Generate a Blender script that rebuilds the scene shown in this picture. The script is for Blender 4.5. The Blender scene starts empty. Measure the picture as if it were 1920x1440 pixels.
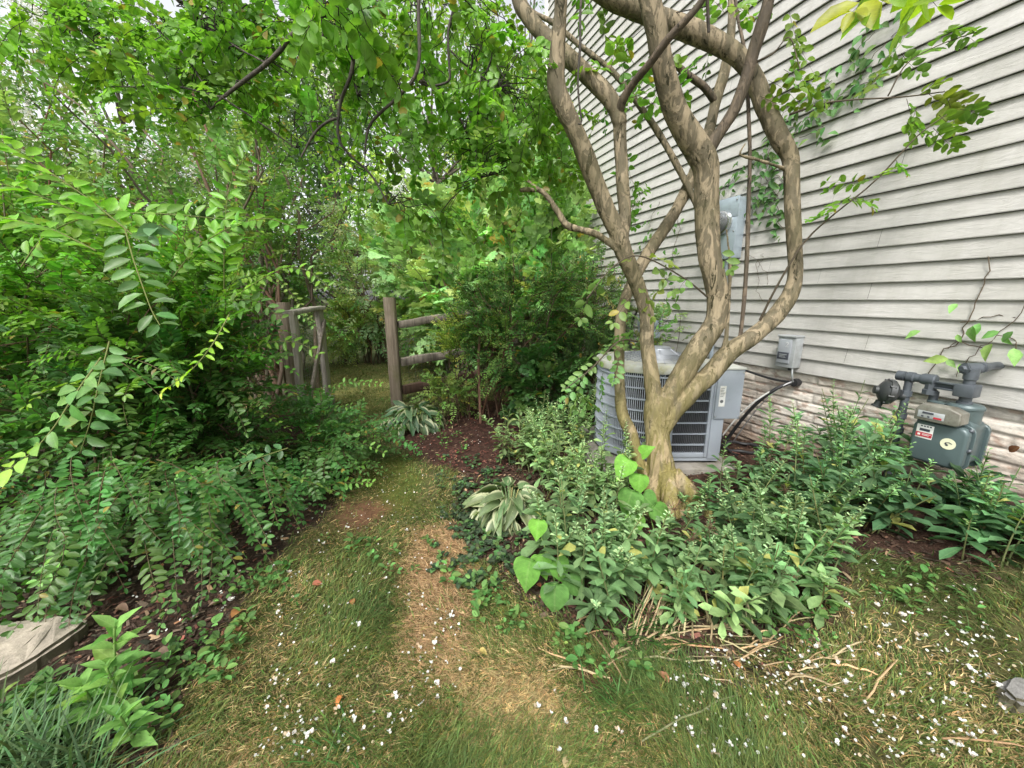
import bpy, bmesh, math, random
import numpy as np
from mathutils import Vector, Matrix

rng = np.random.default_rng(11)
random.seed(11)
SC = bpy.context.scene
COL = SC.collection
PI = math.pi

# ------------------------------------------------------------------ geometry of the place
F = 721.0                       # focal length in photo pixels (1920 wide)
CAMH = 1.2
PITCH = math.radians(12.5)
cp, sp = math.cos(PITCH), math.sin(PITCH)
D = 2.85                        # distance from the photographer to the house wall
PHI = math.radians(20.6)
NX, NY = math.cos(PHI), math.sin(PHI)      # wall normal (pointing into the house)
DX, DY = -math.sin(PHI), math.cos(PHI)     # along the wall, away from the camera
SILL = 0.69                     # height of the lowest siding board


def P(u, v, t):
    """world point seen at photo pixel (u, v) at depth t"""
    a = (u - 960) / F
    b = -(v - 720) / F
    return Vector((a * t, (cp + b * sp) * t, CAMH + (-sp + b * cp) * t))


def W(q, z, e=0.0):
    """point at wall coordinate q, height z, e metres in front of the wall"""
    return Vector((NX * (D - e) + DX * q, NY * (D - e) + DY * q, z))


def sstep(a, b, x):
    t = np.clip((x - a) / (b - a), 0, 1)
    return t * t * (3 - 2 * t)


_lat = np.random.default_rng(5).random((256, 256))


def vnoise(x, y):
    x = np.asarray(x, float); y = np.asarray(y, float)
    xi = np.floor(x).astype(int); yi = np.floor(y).astype(int)
    fx = x - xi; fy = y - yi
    fx = fx * fx * (3 - 2 * fx); fy = fy * fy * (3 - 2 * fy)
    g = lambda i, j: _lat[i & 255, j & 255]
    return (g(xi, yi) * (1 - fx) + g(xi + 1, yi) * fx) * (1 - fy) + (g(xi, yi + 1) * (1 - fx) + g(xi + 1, yi + 1) * fx) * fy


def fbm(x, y, o=4):
    s = 0; a = 0.5; tot = 0
    for i in range(o):
        s = s + a * vnoise(x * 2 ** i + 17.3 * i, y * 2 ** i + 9.1 * i); tot += a; a *= 0.55
    return s / tot


def gz(x, y):
    x = np.asarray(x, float); y = np.asarray(y, float)
    s = D - (NX * x + NY * y)
    q = DX * x + DY * y
    zw = 0.27 + (0.04 - 0.27) * np.clip((q - 0.6) / 1.7, 0, 1)
    z = zw * sstep(1.5, 0.1, s) * sstep(-2.5, 0.0, q)
    return z + 0.03 * (fbm(x * 1.3, y * 1.3, 3) - 0.5)


def gzf(x, y):
    return float(gz(x, y))


def G(u, v):
    """ground point seen at photo pixel (u, v)"""
    t = 2.0
    b = -(v - 720) / F
    dz = -sp + b * cp
    z = 0.0
    for _ in range(12):
        t = (z - CAMH) / dz
        p = P(u, v, t)
        z = gzf(p.x, p.y)
    return Vector((p.x, p.y, z))


# ------------------------------------------------------------------ tagging
def tag(o, label=None, cat=None, group=None, kind=None):
    if label: o['label'] = label
    if cat: o['category'] = cat
    if group: o['group'] = group
    if kind: o['kind'] = kind
    return o


def thing(name, loc, label, cat, group=None):
    o = bpy.data.objects.new(name, None)
    COL.objects.link(o)
    o.location = loc
    o.empty_display_size = 0.1
    return tag(o, label, cat, group)


def link(name, me, parent=None):
    o = bpy.data.objects.new(name, me)
    COL.objects.link(o)
    if parent is not None:
        o.parent = parent
        if parent.type == 'EMPTY':          # meshes hang at the world origin, things at their base
            o.matrix_parent_inverse = Matrix.Translation(-parent.location)
    return o


# ------------------------------------------------------------------ materials
def newmat(name):
    m = bpy.data.materials.new(name)
    m.use_nodes = True
    nt = m.node_tree
    for n in list(nt.nodes):
        nt.nodes.remove(n)
    out = nt.nodes.new('ShaderNodeOutputMaterial')
    return m, nt, out


def N(nt, kind, **kw):
    n = nt.nodes.new(kind)
    for k, v in kw.items():
        if k in n.inputs.keys():
            n.inputs[k].default_value = v
        else:
            setattr(n, k, v)
    return n


def ramp(nt, fac, stops):
    r = nt.nodes.new('ShaderNodeValToRGB')
    els = r.color_ramp.elements
    while len(els) < len(stops):
        els.new(0.5)
    for e, (p, c) in zip(els, stops):
        e.position = p
        e.color = c if len(c) == 4 else (*c, 1)
    nt.links.new(fac, r.inputs['Fac'])
    return r.outputs['Color']


def mix(nt, fac, a, b, mode='MIX'):
    m = nt.nodes.new('ShaderNodeMix')
    m.data_type = 'RGBA'; m.blend_type = mode
    for s, val in ((m.inputs[0], fac), (m.inputs[6], a), (m.inputs[7], b)):
        if isinstance(val, (int, float)):
            s.default_value = val
        elif isinstance(val, tuple):
            s.default_value = val if len(val) == 4 else (*val, 1)
        else:
            nt.links.new(val, s)
    return m.outputs[2]


def noise(nt, scale, detail=4, rough=0.6, stretch=None, coord='Object', dist=0.0):
    tc = nt.nodes.new('ShaderNodeTexCoord')
    src = tc.outputs[coord]
    if stretch:
        mp = nt.nodes.new('ShaderNodeMapping')
        mp.inputs['Scale'].default_value = stretch
        nt.links.new(src, mp.inputs['Vector'])
        src = mp.outputs['Vector']
    n = nt.nodes.new('ShaderNodeTexNoise')
    n.inputs['Scale'].default_value = scale
    n.inputs['Detail'].default_value = detail
    n.inputs['Roughness'].default_value = rough
    n.inputs['Distortion'].default_value = dist
    nt.links.new(src, n.inputs['Vector'])
    return n.outputs['Fac']


def bump(nt, h, strength, dist, bsdf):
    b = nt.nodes.new('ShaderNodeBump')
    b.inputs['Strength'].default_value = strength
    b.inputs['Distance'].default_value = dist
    nt.links.new(h, b.inputs['Height'])
    nt.links.new(b.outputs['Normal'], bsdf.inputs['Normal'])


def paint(name, c, rough=0.5, metal=0.0, var=0.15, dirt=None, scale=9.0, bmp=0.0, dirt_lo=0.5):
    """painted / plain surface with uneven tone, optional grime"""
    m, nt, out = newmat(name)
    b = N(nt, 'ShaderNodeBsdfPrincipled', Roughness=rough, Metallic=metal)
    n = noise(nt, scale, 6, 0.65)
    col = ramp(nt, n, [(0.3, tuple(x * (1 - var) for x in c)), (0.7, tuple(min(1, x * (1 + var)) for x in c))])
    if dirt:
        n2 = noise(nt, scale * 0.6, 8, 0.75)
        f = ramp(nt, n2, [(dirt_lo, (0, 0, 0)), (dirt_lo + 0.2, (1, 1, 1))])
        col = mix(nt, f, col, dirt)
    nt.links.new(col, b.inputs['Base Color'])
    if bmp:
        bump(nt, noise(nt, scale * 8, 5, 0.6), bmp, 0.01, b)
    nt.links.new(b.outputs[0], out.inputs[0])
    return m


def colmat(name, rough=0.8, nscale=60, nvar=0.35, bmp=0.3, spec=0.3, bscale=None, bdist=0.01):
    """base colour from the mesh's Col attribute, broken up by noise"""
    m, nt, out = newmat(name)
    b = N(nt, 'ShaderNodeBsdfPrincipled', Roughness=rough)
    b.inputs['Specular IOR Level'].default_value = spec
    at = N(nt, 'ShaderNodeAttribute', attribute_name='Col')
    n = noise(nt, nscale, 6, 0.7)
    g = ramp(nt, n, [(0.25, (1 - nvar,) * 3), (0.75, (1 + nvar,) * 3)])
    c = mix(nt, 1.0, at.outputs['Color'], g, 'MULTIPLY')
    nt.links.new(c, b.inputs['Base Color'])
    if bmp:
        bump(nt, noise(nt, bscale or nscale, 6, 0.7), bmp, bdist, b)
    nt.links.new(b.outputs[0], out.inputs[0])
    return m


def leafmat(name, rough=0.42, trans=0.35, rib=0.25, spec=0.5, edge=None, tint=(1.25, 1.5, 0.55), gain=1.7):
    """leaf: colour from Col, pale midrib and side veins from the leaf's own UV, light passes through"""
    m, nt, out = newmat(name)
    at = N(nt, 'ShaderNodeAttribute', attribute_name='Col')
    uv = N(nt, 'ShaderNodeUVMap')
    sep = N(nt, 'ShaderNodeSeparateXYZ')
    nt.links.new(uv.outputs[0], sep.inputs[0])
    ab = N(nt, 'ShaderNodeMath', operation='ABSOLUTE')
    nt.links.new(sep.outputs[0], ab.inputs[0])
    col = at.outputs['Color']
    nz = noise(nt, 35, 3, 0.6)
    col = mix(nt, 1.0, col, ramp(nt, nz, [(0.3, (0.78,) * 3), (0.7, (1.2,) * 3)]), 'MULTIPLY')
    col = mix(nt, 1.0, col, gain if isinstance(gain, tuple) else (gain,) * 3, 'MULTIPLY')
    if edge:
        f = ramp(nt, ab.outputs[0], [(0.62, (0, 0, 0)), (0.80, (1, 1, 1))])
        col = mix(nt, f, col, edge)
    if rib:
        f = ramp(nt, ab.outputs[0], [(0.0, (rib,) * 3), (0.11, (0, 0, 0))])
        col = mix(nt, f, col, mix(nt, 0.5, col, (0.45, 0.55, 0.25)))
        # side veins: bands in (v - |u|*k)
        mu = N(nt, 'ShaderNodeMath', operation='MULTIPLY_ADD')
        nt.links.new(ab.outputs[0], mu.inputs[0]); mu.inputs[1].default_value = -0.35
        nt.links.new(sep.outputs[1], mu.inputs[2])
        sn = N(nt, 'ShaderNodeMath', operation='MULTIPLY'); sn.inputs[1].default_value = 50.0
        nt.links.new(mu.outputs[0], sn.inputs[0])
        si = N(nt, 'ShaderNodeMath', operation='SINE')
        nt.links.new(sn.outputs[0], si.inputs[0])
        fv = ramp(nt, si.outputs[0], [(0.0, (1, 1, 1)), (0.9, (1, 1, 1)), (1.0, (1.18, 1.18, 1.1))])
        col = mix(nt, 1.0, col, fv, 'MULTIPLY')
    b = N(nt, 'ShaderNodeBsdfPrincipled', Roughness=rough)
    b.inputs['Specular IOR Level'].default_value = spec
    nt.links.new(col, b.inputs['Base Color'])
    t = N(nt, 'ShaderNodeBsdfTranslucent')
    tc = mix(nt, 1.0, col, tint, 'MULTIPLY')
    nt.links.new(tc, t.inputs['Color'])
    ms = N(nt, 'ShaderNodeMixShader')
    ms.inputs[0].default_value = trans
    nt.links.new(b.outputs[0], ms.inputs[1]); nt.links.new(t.outputs[0], ms.inputs[2])
    nt.links.new(ms.outputs[0], out.inputs[0])
    return m


# ------------------------------------------------------------------ hard-surface mesh builder
def ident(x, y, z):
    return Vector((x, y, z))


def wallxf(q0, z0, e0=0.0):
    """local (a, e, z): a to the right seen from the yard, e out of the wall"""
    return lambda a, e, z: W(q0 - a, z0 + z, e0 + e)


class MB:
    def __init__(self, xf=ident):
        self.v = []; self.f = []; self.xf = xf

    def _bm(self, bm):
        o = len(self.v)
        bm.verts.index_update()
        self.v += [self.xf(*x.co) for x in bm.verts]
        self.f += [[o + x.index for x in fc.verts] for fc in bm.faces]
        bm.free()

    def box(self, x0, x1, y0, y1, z0, z1, bev=0.0, seg=2):
        bm = bmesh.new()
        vs = [bm.verts.new(c) for c in ((x0, y0, z0), (x1, y0, z0), (x1, y1, z0), (x0, y1, z0), (x0, y0, z1), (x1, y0, z1), (x1, y1, z1), (x0, y1, z1))]
        for q in ((3, 2, 1, 0), (4, 5, 6, 7), (0, 1, 5, 4), (1, 2, 6, 5), (2, 3, 7, 6), (3, 0, 4, 7)):
            bm.faces.new([vs[i] for i in q])
        if bev:
            bmesh.ops.bevel(bm, geom=list(bm.edges), offset=bev, segments=seg, affect='EDGES', profile=0.5)
        self._bm(bm)
        return self

    def prism(self, pts, lo, hi, axis='z', bev=0.0, seg=2):
        """outline (a, b) pushed along an axis: z -> (a, b, h); y -> (a, h, b); x -> (h, a, b)"""
        mp = {'z': lambda a, b, h: (a, b, h), 'y': lambda a, b, h: (a, h, b), 'x': lambda a, b, h: (h, a, b)}[axis]
        bm = bmesh.new()
        A = [bm.verts.new(mp(a, b, lo)) for a, b in pts]
        B = [bm.verts.new(mp(a, b, hi)) for a, b in pts]
        n = len(pts)
        fa = bm.faces.new(A[::-1]); fb = bm.faces.new(B)
        for i in range(n):
            bm.faces.new((A[i], A[(i + 1) % n], B[(i + 1) % n], B[i]))
        bmesh.ops.recalc_face_normals(bm, faces=list(bm.faces))
        if bev:
            es = list(set(fa.edges) | set(fb.edges))
            bmesh.ops.bevel(bm, geom=es, offset=bev, segments=seg, affect='EDGES', profile=0.5)
        self._bm(bm)
        return self

    def tube(self, pts, r, n=10, cap=True):
        pts = [Vector(p) for p in pts]
        rs = list(r) if hasattr(r, '__len__') else [r] * len(pts)
        o = len(self.v)
        t0 = (pts[1] - pts[0]).normalized()
        ref = Vector((0, 0, 1)) if abs(t0.z) < 0.9 else Vector((1, 0, 0))
        u = t0.cross(ref).normalized()
        for i, p in enumerate(pts):
            t = (pts[min(i + 1, len(pts) - 1)] - pts[max(i - 1, 0)])
            t = t.normalized() if t.length > 1e-9 else t0
            u = (u - t * u.dot(t)).normalized()
            w = t.cross(u)
            for k in range(n):
                a = 2 * PI * k / n
                q = p + (u * math.cos(a) + w * math.sin(a)) * rs[i]
                self.v.append(self.xf(*q))
        for i in range(len(pts) - 1):
            for k in range(n):
                a = o + i * n + k; b = o + i * n + (k + 1) % n
                self.f.append([a, b, b + n, a + n])
        if cap:
            self.f.append([o + k for k in range(n)][::-1])
            self.f.append([o + (len(pts) - 1) * n + k for k in range(n)])
        return self

    def lathe(self, c, ax, prof, n=28):
        """profile [(radius, height)] turned about the axis ax from c; ends closed"""
        c = Vector(c); ax = Vector(ax).normalized()
        ref = Vector((0, 0, 1)) if abs(ax.z) < 0.9 else Vector((1, 0, 0))
        u = ax.cross(ref).normalized(); w = ax.cross(u)
        o = len(self.v)
        for r, h in prof:
            for k in range(n):
                a = 2 * PI * k / n
                self.v.append(self.xf(*(c + ax * h + (u * math.cos(a) + w * math.sin(a)) * max(r, 1e-4))))
        for i in range(len(prof) - 1):
            for k in range(n):
                a = o + i * n + k; b = o + i * n + (k + 1) % n
                self.f.append([a, b, b + n, a + n])
        self.f.append([o + k for k in range(n)][::-1])
        self.f.append([o + (len(prof) - 1) * n + k for k in range(n)])
        return self

    def build(self, name, mat, parent=None, ang=38):
        me = bpy.data.meshes.new(name)
        me.from_pydata([tuple(x) for x in self.v], [], self.f)
        bm = bmesh.new(); bm.from_mesh(me)
        bmesh.ops.recalc_face_normals(bm, faces=list(bm.faces))
        bm.to_mesh(me); bm.free()
        me.polygons.foreach_set('use_smooth', [True] * len(me.polygons))
        me.set_sharp_from_angle(angle=math.radians(ang))
        me.materials.append(mat)
        return link(name, me, parent)


# ------------------------------------------------------------------ foliage builder (many leaves in one plant part)
def nrmz(v):
    return v / np.maximum(np.linalg.norm(v, axis=-1, keepdims=True), 1e-9)


def leaf_tpl(prof, fold=0.18, curl=0.12, tipdrop=None):
    """prof: [(l, half width)] stations between base (0) and tip (1); a leaf folded along its midrib"""
    v = [(0, 0, 0)]
    for l, w in prof:
        z = -curl * l * l
        v += [(0, l, z), (-w, l, z + fold * w), (w, l, z + fold * w)]
    v.append((0, 1, -curl if tipdrop is None else -tipdrop))
    n = len(prof)
    f = [(0, 1, 2), (0, 3, 1)]
    for i in range(n - 1):
        a = 1 + 3 * i; b = a + 3
        f += [(a, b, b + 1, a + 1), (a, a + 2, b + 2, b)]
    a = 1 + 3 * (n - 1); t = len(v) - 1
    f += [(a, t, a + 1), (a, a + 2, t)]
    v = np.array(v, float)
    wm = max(w for _, w in prof)
    uv = np.stack([v[:, 0] / wm, v[:, 1]], 1)
    return v, f, uv


OVAL = leaf_tpl([(0.2, 0.36), (0.5, 0.5), (0.8, 0.34)], 0.25, 0.12)
LANCE = leaf_tpl([(0.18, 0.34), (0.45, 0.5), (0.75, 0.27)], 0.3, 0.2)
OBOV = leaf_tpl([(0.25, 0.22), (0.55, 0.42), (0.82, 0.5)], 0.2, 0.25)
SMALL = leaf_tpl([(0.45, 0.5)], 0.25, 0.15)
HEART = leaf_tpl([(-0.04, 0.30), (0.06, 0.45), (0.22, 0.5), (0.4, 0.47), (0.6, 0.33), (0.82, 0.13)], 0.32, 0.30)
STRAP = leaf_tpl([(0.15, 0.42), (0.35, 0.5), (0.55, 0.48), (0.75, 0.36), (0.9, 0.18)], 0.45, 0.7)
BLADE = (np.array([(-.5, 0, 0), (.5, 0, 0), (-.38, .5, -.03), (.38, .5, -.03), (0, 1, -.25)], float),
         [(0, 1, 3, 2), (2, 3, 4)], np.array([(-1, 0), (1, 0), (-1, .5), (1, .5), (0, 1)], float))
BLADE2 = (np.array([(-.5, 0, 0), (.5, 0, 0), (-.45, .35, .05), (.45, .35, .05), (-.3, .7, -.05), (.3, .7, -.05), (0, 1, -.3)], float),
          [(0, 1, 3, 2), (2, 3, 5, 4), (4, 5, 6)], np.array([(-1, 0), (1, 0), (-1, .35), (1, .35), (-1, .7), (1, .7), (0, 1)], float))
# lobed leaf (fig): a fan round the midrib
_fl = [(0.0, 0.0), (0.20, -0.02), (0.42, 0.10), (0.26, 0.28), (0.50, 0.52), (0.22, 0.50), (0.20, 0.80), (0.0, 1.0)]
_fo = _fl + [(-a, b) for a, b in _fl[-2:0:-1]]
LOBED = (np.array([(0, 0.36, 0.03)] + [(a, b, -0.16 * b * b - 0.14 * a * a) for a, b in _fo], float),
         [(0, i, i % len(_fo) + 1) for i in range(1, len(_fo) + 1)],
         np.array([(0, 0.36)] + [(a * 2, b) for a, b in _fo], float))
PETAL = (np.array([(-.3, 0, 0), (.3, 0, 0), (.55, .6, .15), (.15, .95, .3), (-.2, .85, .2), (-.5, .5, .28)], float), [(0, 1, 2, 3, 4, 5)],
         np.array([(1, 0)] * 6, float))
CHIP = (np.array([(-.5, 0, 0), (.5, .04, 0), (.42, .9, .04), (-.3, 1, 0), (0, .5, .14)], float),
        [(0, 1, 4), (1, 2, 4), (2, 3, 4), (3, 0, 4)], np.array([(1, 0)] * 5, float))


class Foli:
    def __init__(self):
        self.V = []; self.FI = []; self.FS = []; self.UV = []; self.C = []; self.M = []; self.n = 0

    def add(self, tpl, pos, Y, Z, L, Wd, col, mat=0):
        tv, tf, tuv = tpl
        pos = np.asarray(pos, float).reshape(-1, 3)
        n = len(pos)
        if n == 0: return
        Y = nrmz(np.broadcast_to(np.asarray(Y, float), (n, 3)))
        Z = np.broadcast_to(np.asarray(Z, float), (n, 3))
        X = nrmz(np.cross(Y, Z)); Z = np.cross(X, Y)
        L = np.broadcast_to(np.asarray(L, float), (n,)); Wd = np.broadcast_to(np.asarray(Wd, float), (n,))
        col = np.broadcast_to(np.asarray(col, float), (n, 3))
        k = len(tv)
        V = (pos[:, None] + X[:, None] * (tv[None, :, 0:1] * Wd[:, None, None]) + Y[:, None] * (tv[None, :, 1:2] * L[:, None, None])
             + Z[:, None] * (tv[None, :, 2:3] * L[:, None, None]))
        base = self.n + np.arange(n) * k
        fl = np.concatenate([np.array(f) for f in tf])
        fs = np.array([len(f) for f in tf])
        self.V.append(V.reshape(-1, 3))
        self.FI.append((base[:, None] + fl[None]).ravel())
        self.FS.append(np.tile(fs, n))
        self.UV.append(np.tile(tuv[fl], (n, 1)))
        self.C.append(np.repeat(col, k, 0))
        self.M.append(np.full(n * len(fs), mat))
        self.n += n * k

    def tubes(self, paths, rad, col, mat=1, sides=4):
        """paths (S, K, 3), rad (S, K)"""
        paths = np.asarray(paths, float); S, K, _ = paths.shape
        if S == 0: return
        rad = np.broadcast_to(np.asarray(rad, float), (S, K))
        T = nrmz(np.gradient(paths, axis=1))
        ref = np.where(np.abs(T[:, :1, 2:3]) > 0.9, np.array([1., 0, 0]), np.array([0, 0, 1.]))
        U = nrmz(np.cross(T, np.broadcast_to(ref, T.shape))); Wv = np.cross(T, U)
        a = np.arange(sides) * 2 * PI / sides
        V = paths[:, :, None] + (U[:, :, None] * np.cos(a)[None, None, :, None] + Wv[:, :, None] * np.sin(a)[None, None, :, None]) * rad[:, :, None, None]
        i, k = np.meshgrid(np.arange(K - 1), np.arange(sides), indexing='ij')
        q = np.stack([i * sides + k, i * sides + (k + 1) % sides, (i + 1) * sides + (k + 1) % sides, (i + 1) * sides + k], -1).reshape(-1)
        base = self.n + np.arange(S) * K * sides
        self.V.append(V.reshape(-1, 3))
        self.FI.append((base[:, None] + q[None]).ravel())
        nf = S * (K - 1) * sides
        self.FS.append(np.full(nf, 4))
        self.UV.append(np.ones((nf * 4, 2)))
        col = np.broadcast_to(np.asarray(col, float), (S, 3))
        self.C.append(np.repeat(col, K * sides, 0))
        self.M.append(np.full(nf, mat))
        self.n += S * K * sides

    def build(self, name, mats, parent=None):
        V = np.concatenate(self.V); FI = np.concatenate(self.FI); FS = np.concatenate(self.FS)
        UV = np.concatenate(self.UV); C = np.concatenate(self.C); M = np.concatenate(self.M)
        me = bpy.data.meshes.new(name)
        me.vertices.add(len(V)); me.vertices.foreach_set('co', V.astype(np.float32).ravel())
        me.loops.add(len(FI)); me.loops.foreach_set('vertex_index', FI.astype(np.int32))
        me.polygons.add(len(FS))
        st = np.zeros(len(FS), np.int32); st[1:] = np.cumsum(FS)[:-1]
        me.polygons.foreach_set('loop_start', st)
        me.polygons.foreach_set('material_index', M.astype(np.int32))
        me.polygons.foreach_set('use_smooth', np.ones(len(FS), bool))
        uvl = me.uv_layers.new(name='UVMap')
        uvl.data.foreach_set('uv', UV.astype(np.float32).ravel())
        ca = me.attributes.new('Col', 'FLOAT_COLOR', 'POINT')
        ca.data.foreach_set('color', np.concatenate([np.clip(C, 0, 1), np.ones((len(C), 1))], 1).astype(np.float32).ravel())
        for m in mats: me.materials.append(m)
        me.update(calc_edges=True)
        return link(name, me, parent)


def rv(n, s=1.0):
    return rng.normal(size=(n, 3)) * s


def cvar(c, n, v=0.18, hue=0.12):
    """n variations of one leaf colour: lighter/darker and yellower/bluer"""
    c = np.asarray(c, float)
    k = np.exp(rng.normal(size=(n, 1)) * v)
    h = rng.normal(size=(n, 1)) * hue
    out = c[None] * k
    out[:, 0:1] *= np.exp(h * 1.3); out[:, 2:3] *= np.exp(-np.abs(h) * 0.6)
    return out


def shoots(fo, base, dirs, L, M, leaf, ratio, col, droop=0.3, ang=62, tpl=OVAL, up=None, twist=0.5, rad=0.0022, scol=(0.10, 0.08, 0.04),
           jit=0.22, cv=0.18, young=None, start=0.12, hue=0.12, alt=False):
    """twigs with leaves in two ranks along each"""
    base = np.asarray(base, float); S = len(base)
    if S == 0: return
    dirs = nrmz(np.asarray(dirs, float)); L = np.broadcast_to(np.asarray(L, float), (S,)); leaf = np.broadcast_to(np.asarray(leaf, float), (S,))
    dr = np.broadcast_to(np.asarray(droop, float), (S,))
    K = 6
    wob = rv(S, 0.06)[:, None, :] * L[:, None, None]
    def pt(t):
        return base[:, None] + dirs[:, None] * (L[:, None] * t[None])[..., None] + np.array([0, 0, -1.0]) * (dr[:, None] * L[:, None] * t[None] ** 2)[..., None] \
            + wob * (np.sin(t * 3.0)[None, :, None])
    tk = np.linspace(0, 1, K)
    path = pt(tk)
    fo.tubes(path, rad * np.linspace(1, 0.35, K)[None] * np.ones((S, 1)), cvar(scol, S, 0.15, 0.05), sides=3)
    t = np.linspace(start, 0.97, M)
    pos = pt(t)
    tan = nrmz(pt(t + 0.02) - pt(t - 0.02))
    if up is None: up = np.array([0, 0, 1.0])
    upv = nrmz(np.broadcast_to(up, (S, 3)) + rv(S, twist))[:, None]
    side = nrmz(np.cross(tan, np.broadcast_to(upv, tan.shape)))
    nrm = np.cross(side, tan)
    a = math.radians(ang)
    prof = 0.6 + 0.5 * np.sin(PI * np.clip(t * 0.85 + 0.12, 0, 1))
    cs = cvar(col, S, cv, hue)
    for sg in (-1, 1):
        n = S * M
        off = (0.5 * (t[1] - t[0]) if (alt and sg > 0 and M > 1) else 0.0)
        pp = pos + tan * (off * L)[:, None, None] if off else pos
        Y = (tan * math.cos(a) + side * (sg * math.sin(a))).reshape(n, 3) + rv(n, jit)
        Z = nrm.reshape(n, 3) + rv(n, jit * 1.1)
        ll = (leaf[:, None] * prof[None]).ravel() * rng.uniform(0.8, 1.2, n)
        c = np.repeat(cs, M, 0) * np.exp(rng.normal(size=(n, 1)) * 0.12)
        if young is not None:
            w = np.tile(sstep(0.6, 1.0, t), S)[:, None] * 0.8
            c = c * (1 - w) + np.asarray(young)[None] * w
        bad = rng.random(n) < 0.018
        c[bad] = np.array((0.16, 0.13, 0.035)) * rng.uniform(.5, 1.2, (int(bad.sum()), 1))
        fo.add(tpl, pp.reshape(n, 3) + nrmz(Y) * (ll * 0.07)[:, None], Y, Z, ll, ll * ratio * rng.uniform(0.85, 1.15, n), c)
    # leaf at the tip
    Y = tan[:, -1] + rv(S, 0.15)
    fo.add(tpl, path[:, -1], Y, nrm[:, -1], leaf * 0.65, leaf * 0.65 * ratio, cs if young is None else 0.4 * cs + 0.6 * np.asarray(young)[None])


def frond(fo, pix, leaf, M, ratio, col, up=(0, -0.35, 1), ang=66, tpl=OVAL, rad=0.003, scol=(0.14, 0.16, 0.05), jit=0.24, young=None):
    """one hand-placed arching shoot through given points"""
    pts = np.array([P(*p) for p in pix])
    s = np.concatenate([[0], np.cumsum(np.linalg.norm(np.diff(pts, axis=0), axis=1))]); s /= s[-1]
    tt = np.linspace(0, 1, 25)
    k = [np.interp(tt, s, pts[:, i]) for i in range(3)]
    c = np.stack(k, 1)
    for _ in range(4):
        c[1:-1] = (c[:-2] + 2 * c[1:-1] + c[2:]) / 4
    fo.tubes(c[None], (rad * np.linspace(1, 0.4, 25))[None], scol, sides=5)
    t = np.linspace(0.06, 0.98, M)
    g = lambda x: np.stack([np.interp(x, tt, c[:, i]) for i in range(3)], 1)
    pos = g(t); tan = nrmz(g(np.minimum(t + .03, 1)) - g(np.maximum(t - .03, 0)))
    upv = nrmz(np.array(up, float))
    side = nrmz(np.cross(tan, upv[None])); nrm = np.cross(side, tan)
    a = math.radians(ang)
    for sg in (-1, 1):
        Y = tan * math.cos(a) + side * sg * math.sin(a) + rv(M, jit)
        Z = nrm + rv(M, jit)
        ll = leaf * (0.65 + 0.4 * np.sin(PI * (t * 0.85 + 0.12))) * rng.uniform(0.85, 1.15, M)
        cc = cvar(col, M, 0.2, 0.08)
        if young is not None:
            w = sstep(0.5, 1.0, t)[:, None]
            cc = cc * (1 - w) + np.asarray(young)[None] * w
        fo.add(tpl, pos + nrmz(Y) * (0.08 * ll)[:, None], Y, Z, ll, ll * ratio, cc)


def stems_fan(c, h, rx, ry, n, spread=0.25, lean=(0, 0), low=0.5):
    """curved stems from a common stool out to points on a dome; returns (n, K, 3)"""
    K = 9
    az = rng.uniform(0, 2 * PI, n); rr = np.sqrt(rng.uniform(0.05, 1, n))
    b = np.stack([c[0] + spread * rng.normal(size=n) * 0.5, c[1] + spread * rng.normal(size=n) * 0.5], 1)
    zb = gz(b[:, 0], b[:, 1]) - 0.02
    tx = c[0] + lean[0] + rx * rr * np.cos(az); ty = c[1] + lean[1] + ry * rr * np.sin(az)
    tz = c[2] + h * (low + (1 - low) * np.sqrt(np.clip(1 - rr ** 2 * 0.9, 0, 1))) * rng.uniform(0.85, 1.1, n)
    t = np.linspace(0, 1, K)
    out = np.zeros((n, K, 3))
    e = t[None] ** 1.5
    out[:, :, 0] = b[:, 0:1] + (tx - b[:, 0])[:, None] * e
    out[:, :, 1] = b[:, 1:2] + (ty - b[:, 1])[:, None] * e
    out[:, :, 2] = zb[:, None] + (tz - zb)[:, None] * (t[None] ** 0.85)
    out[:, 1:-1] += rng.normal(size=(n, K - 2, 3)) * 0.02 * h
    return out


def on_stems(st, n, lo=0.3, hi=1.0):
    S, K, _ = st.shape
    i = rng.integers(0, S, n); t = rng.uniform(lo, hi, n) * (K - 1.001)
    k = t.astype(int); f = (t - k)[:, None]
    return st[i, k] * (1 - f) + st[i, k + 1] * f


def outward(p, c, up=0.4, rnd=0.5, flat=1.0):
    d = p - np.asarray(c)[None]
    d[:, 2] *= flat
    d = nrmz(d) + np.array([0, 0, up]) + rv(len(p), rnd)
    return nrmz(d)


def clumps(fo, cen, r, n, leaf, ratio, col, tpl=SMALL, cv=0.22, hue=0.12, droop=0.3, bright_up=0.25):
    """foliage clumps: leaves through each clump's volume, lighter near its top"""
    cen = np.asarray(cen, float); S = len(cen)
    r = np.broadcast_to(np.asarray(r, float), (S,))
    d = nrmz(rv(S * n)) * (rng.random(S * n) ** 0.45)[:, None]
    rr = np.repeat(r, n)[:, None]
    pos = np.repeat(cen, n, 0) + d * rr * np.array([1, 1, 0.75])
    Y = d * 0.7 + rv(S * n, 0.6) + np.array([0, 0, -droop])
    Z = np.array([0, 0, 1.0]) + d * 0.5 + rv(S * n, 0.45)
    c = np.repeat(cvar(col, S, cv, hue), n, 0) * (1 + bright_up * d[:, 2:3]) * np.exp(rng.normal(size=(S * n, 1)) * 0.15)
    l = leaf * rng.uniform(0.7, 1.25, S * n)
    fo.add(tpl, pos, Y, Z, l, l * ratio, c)


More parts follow.
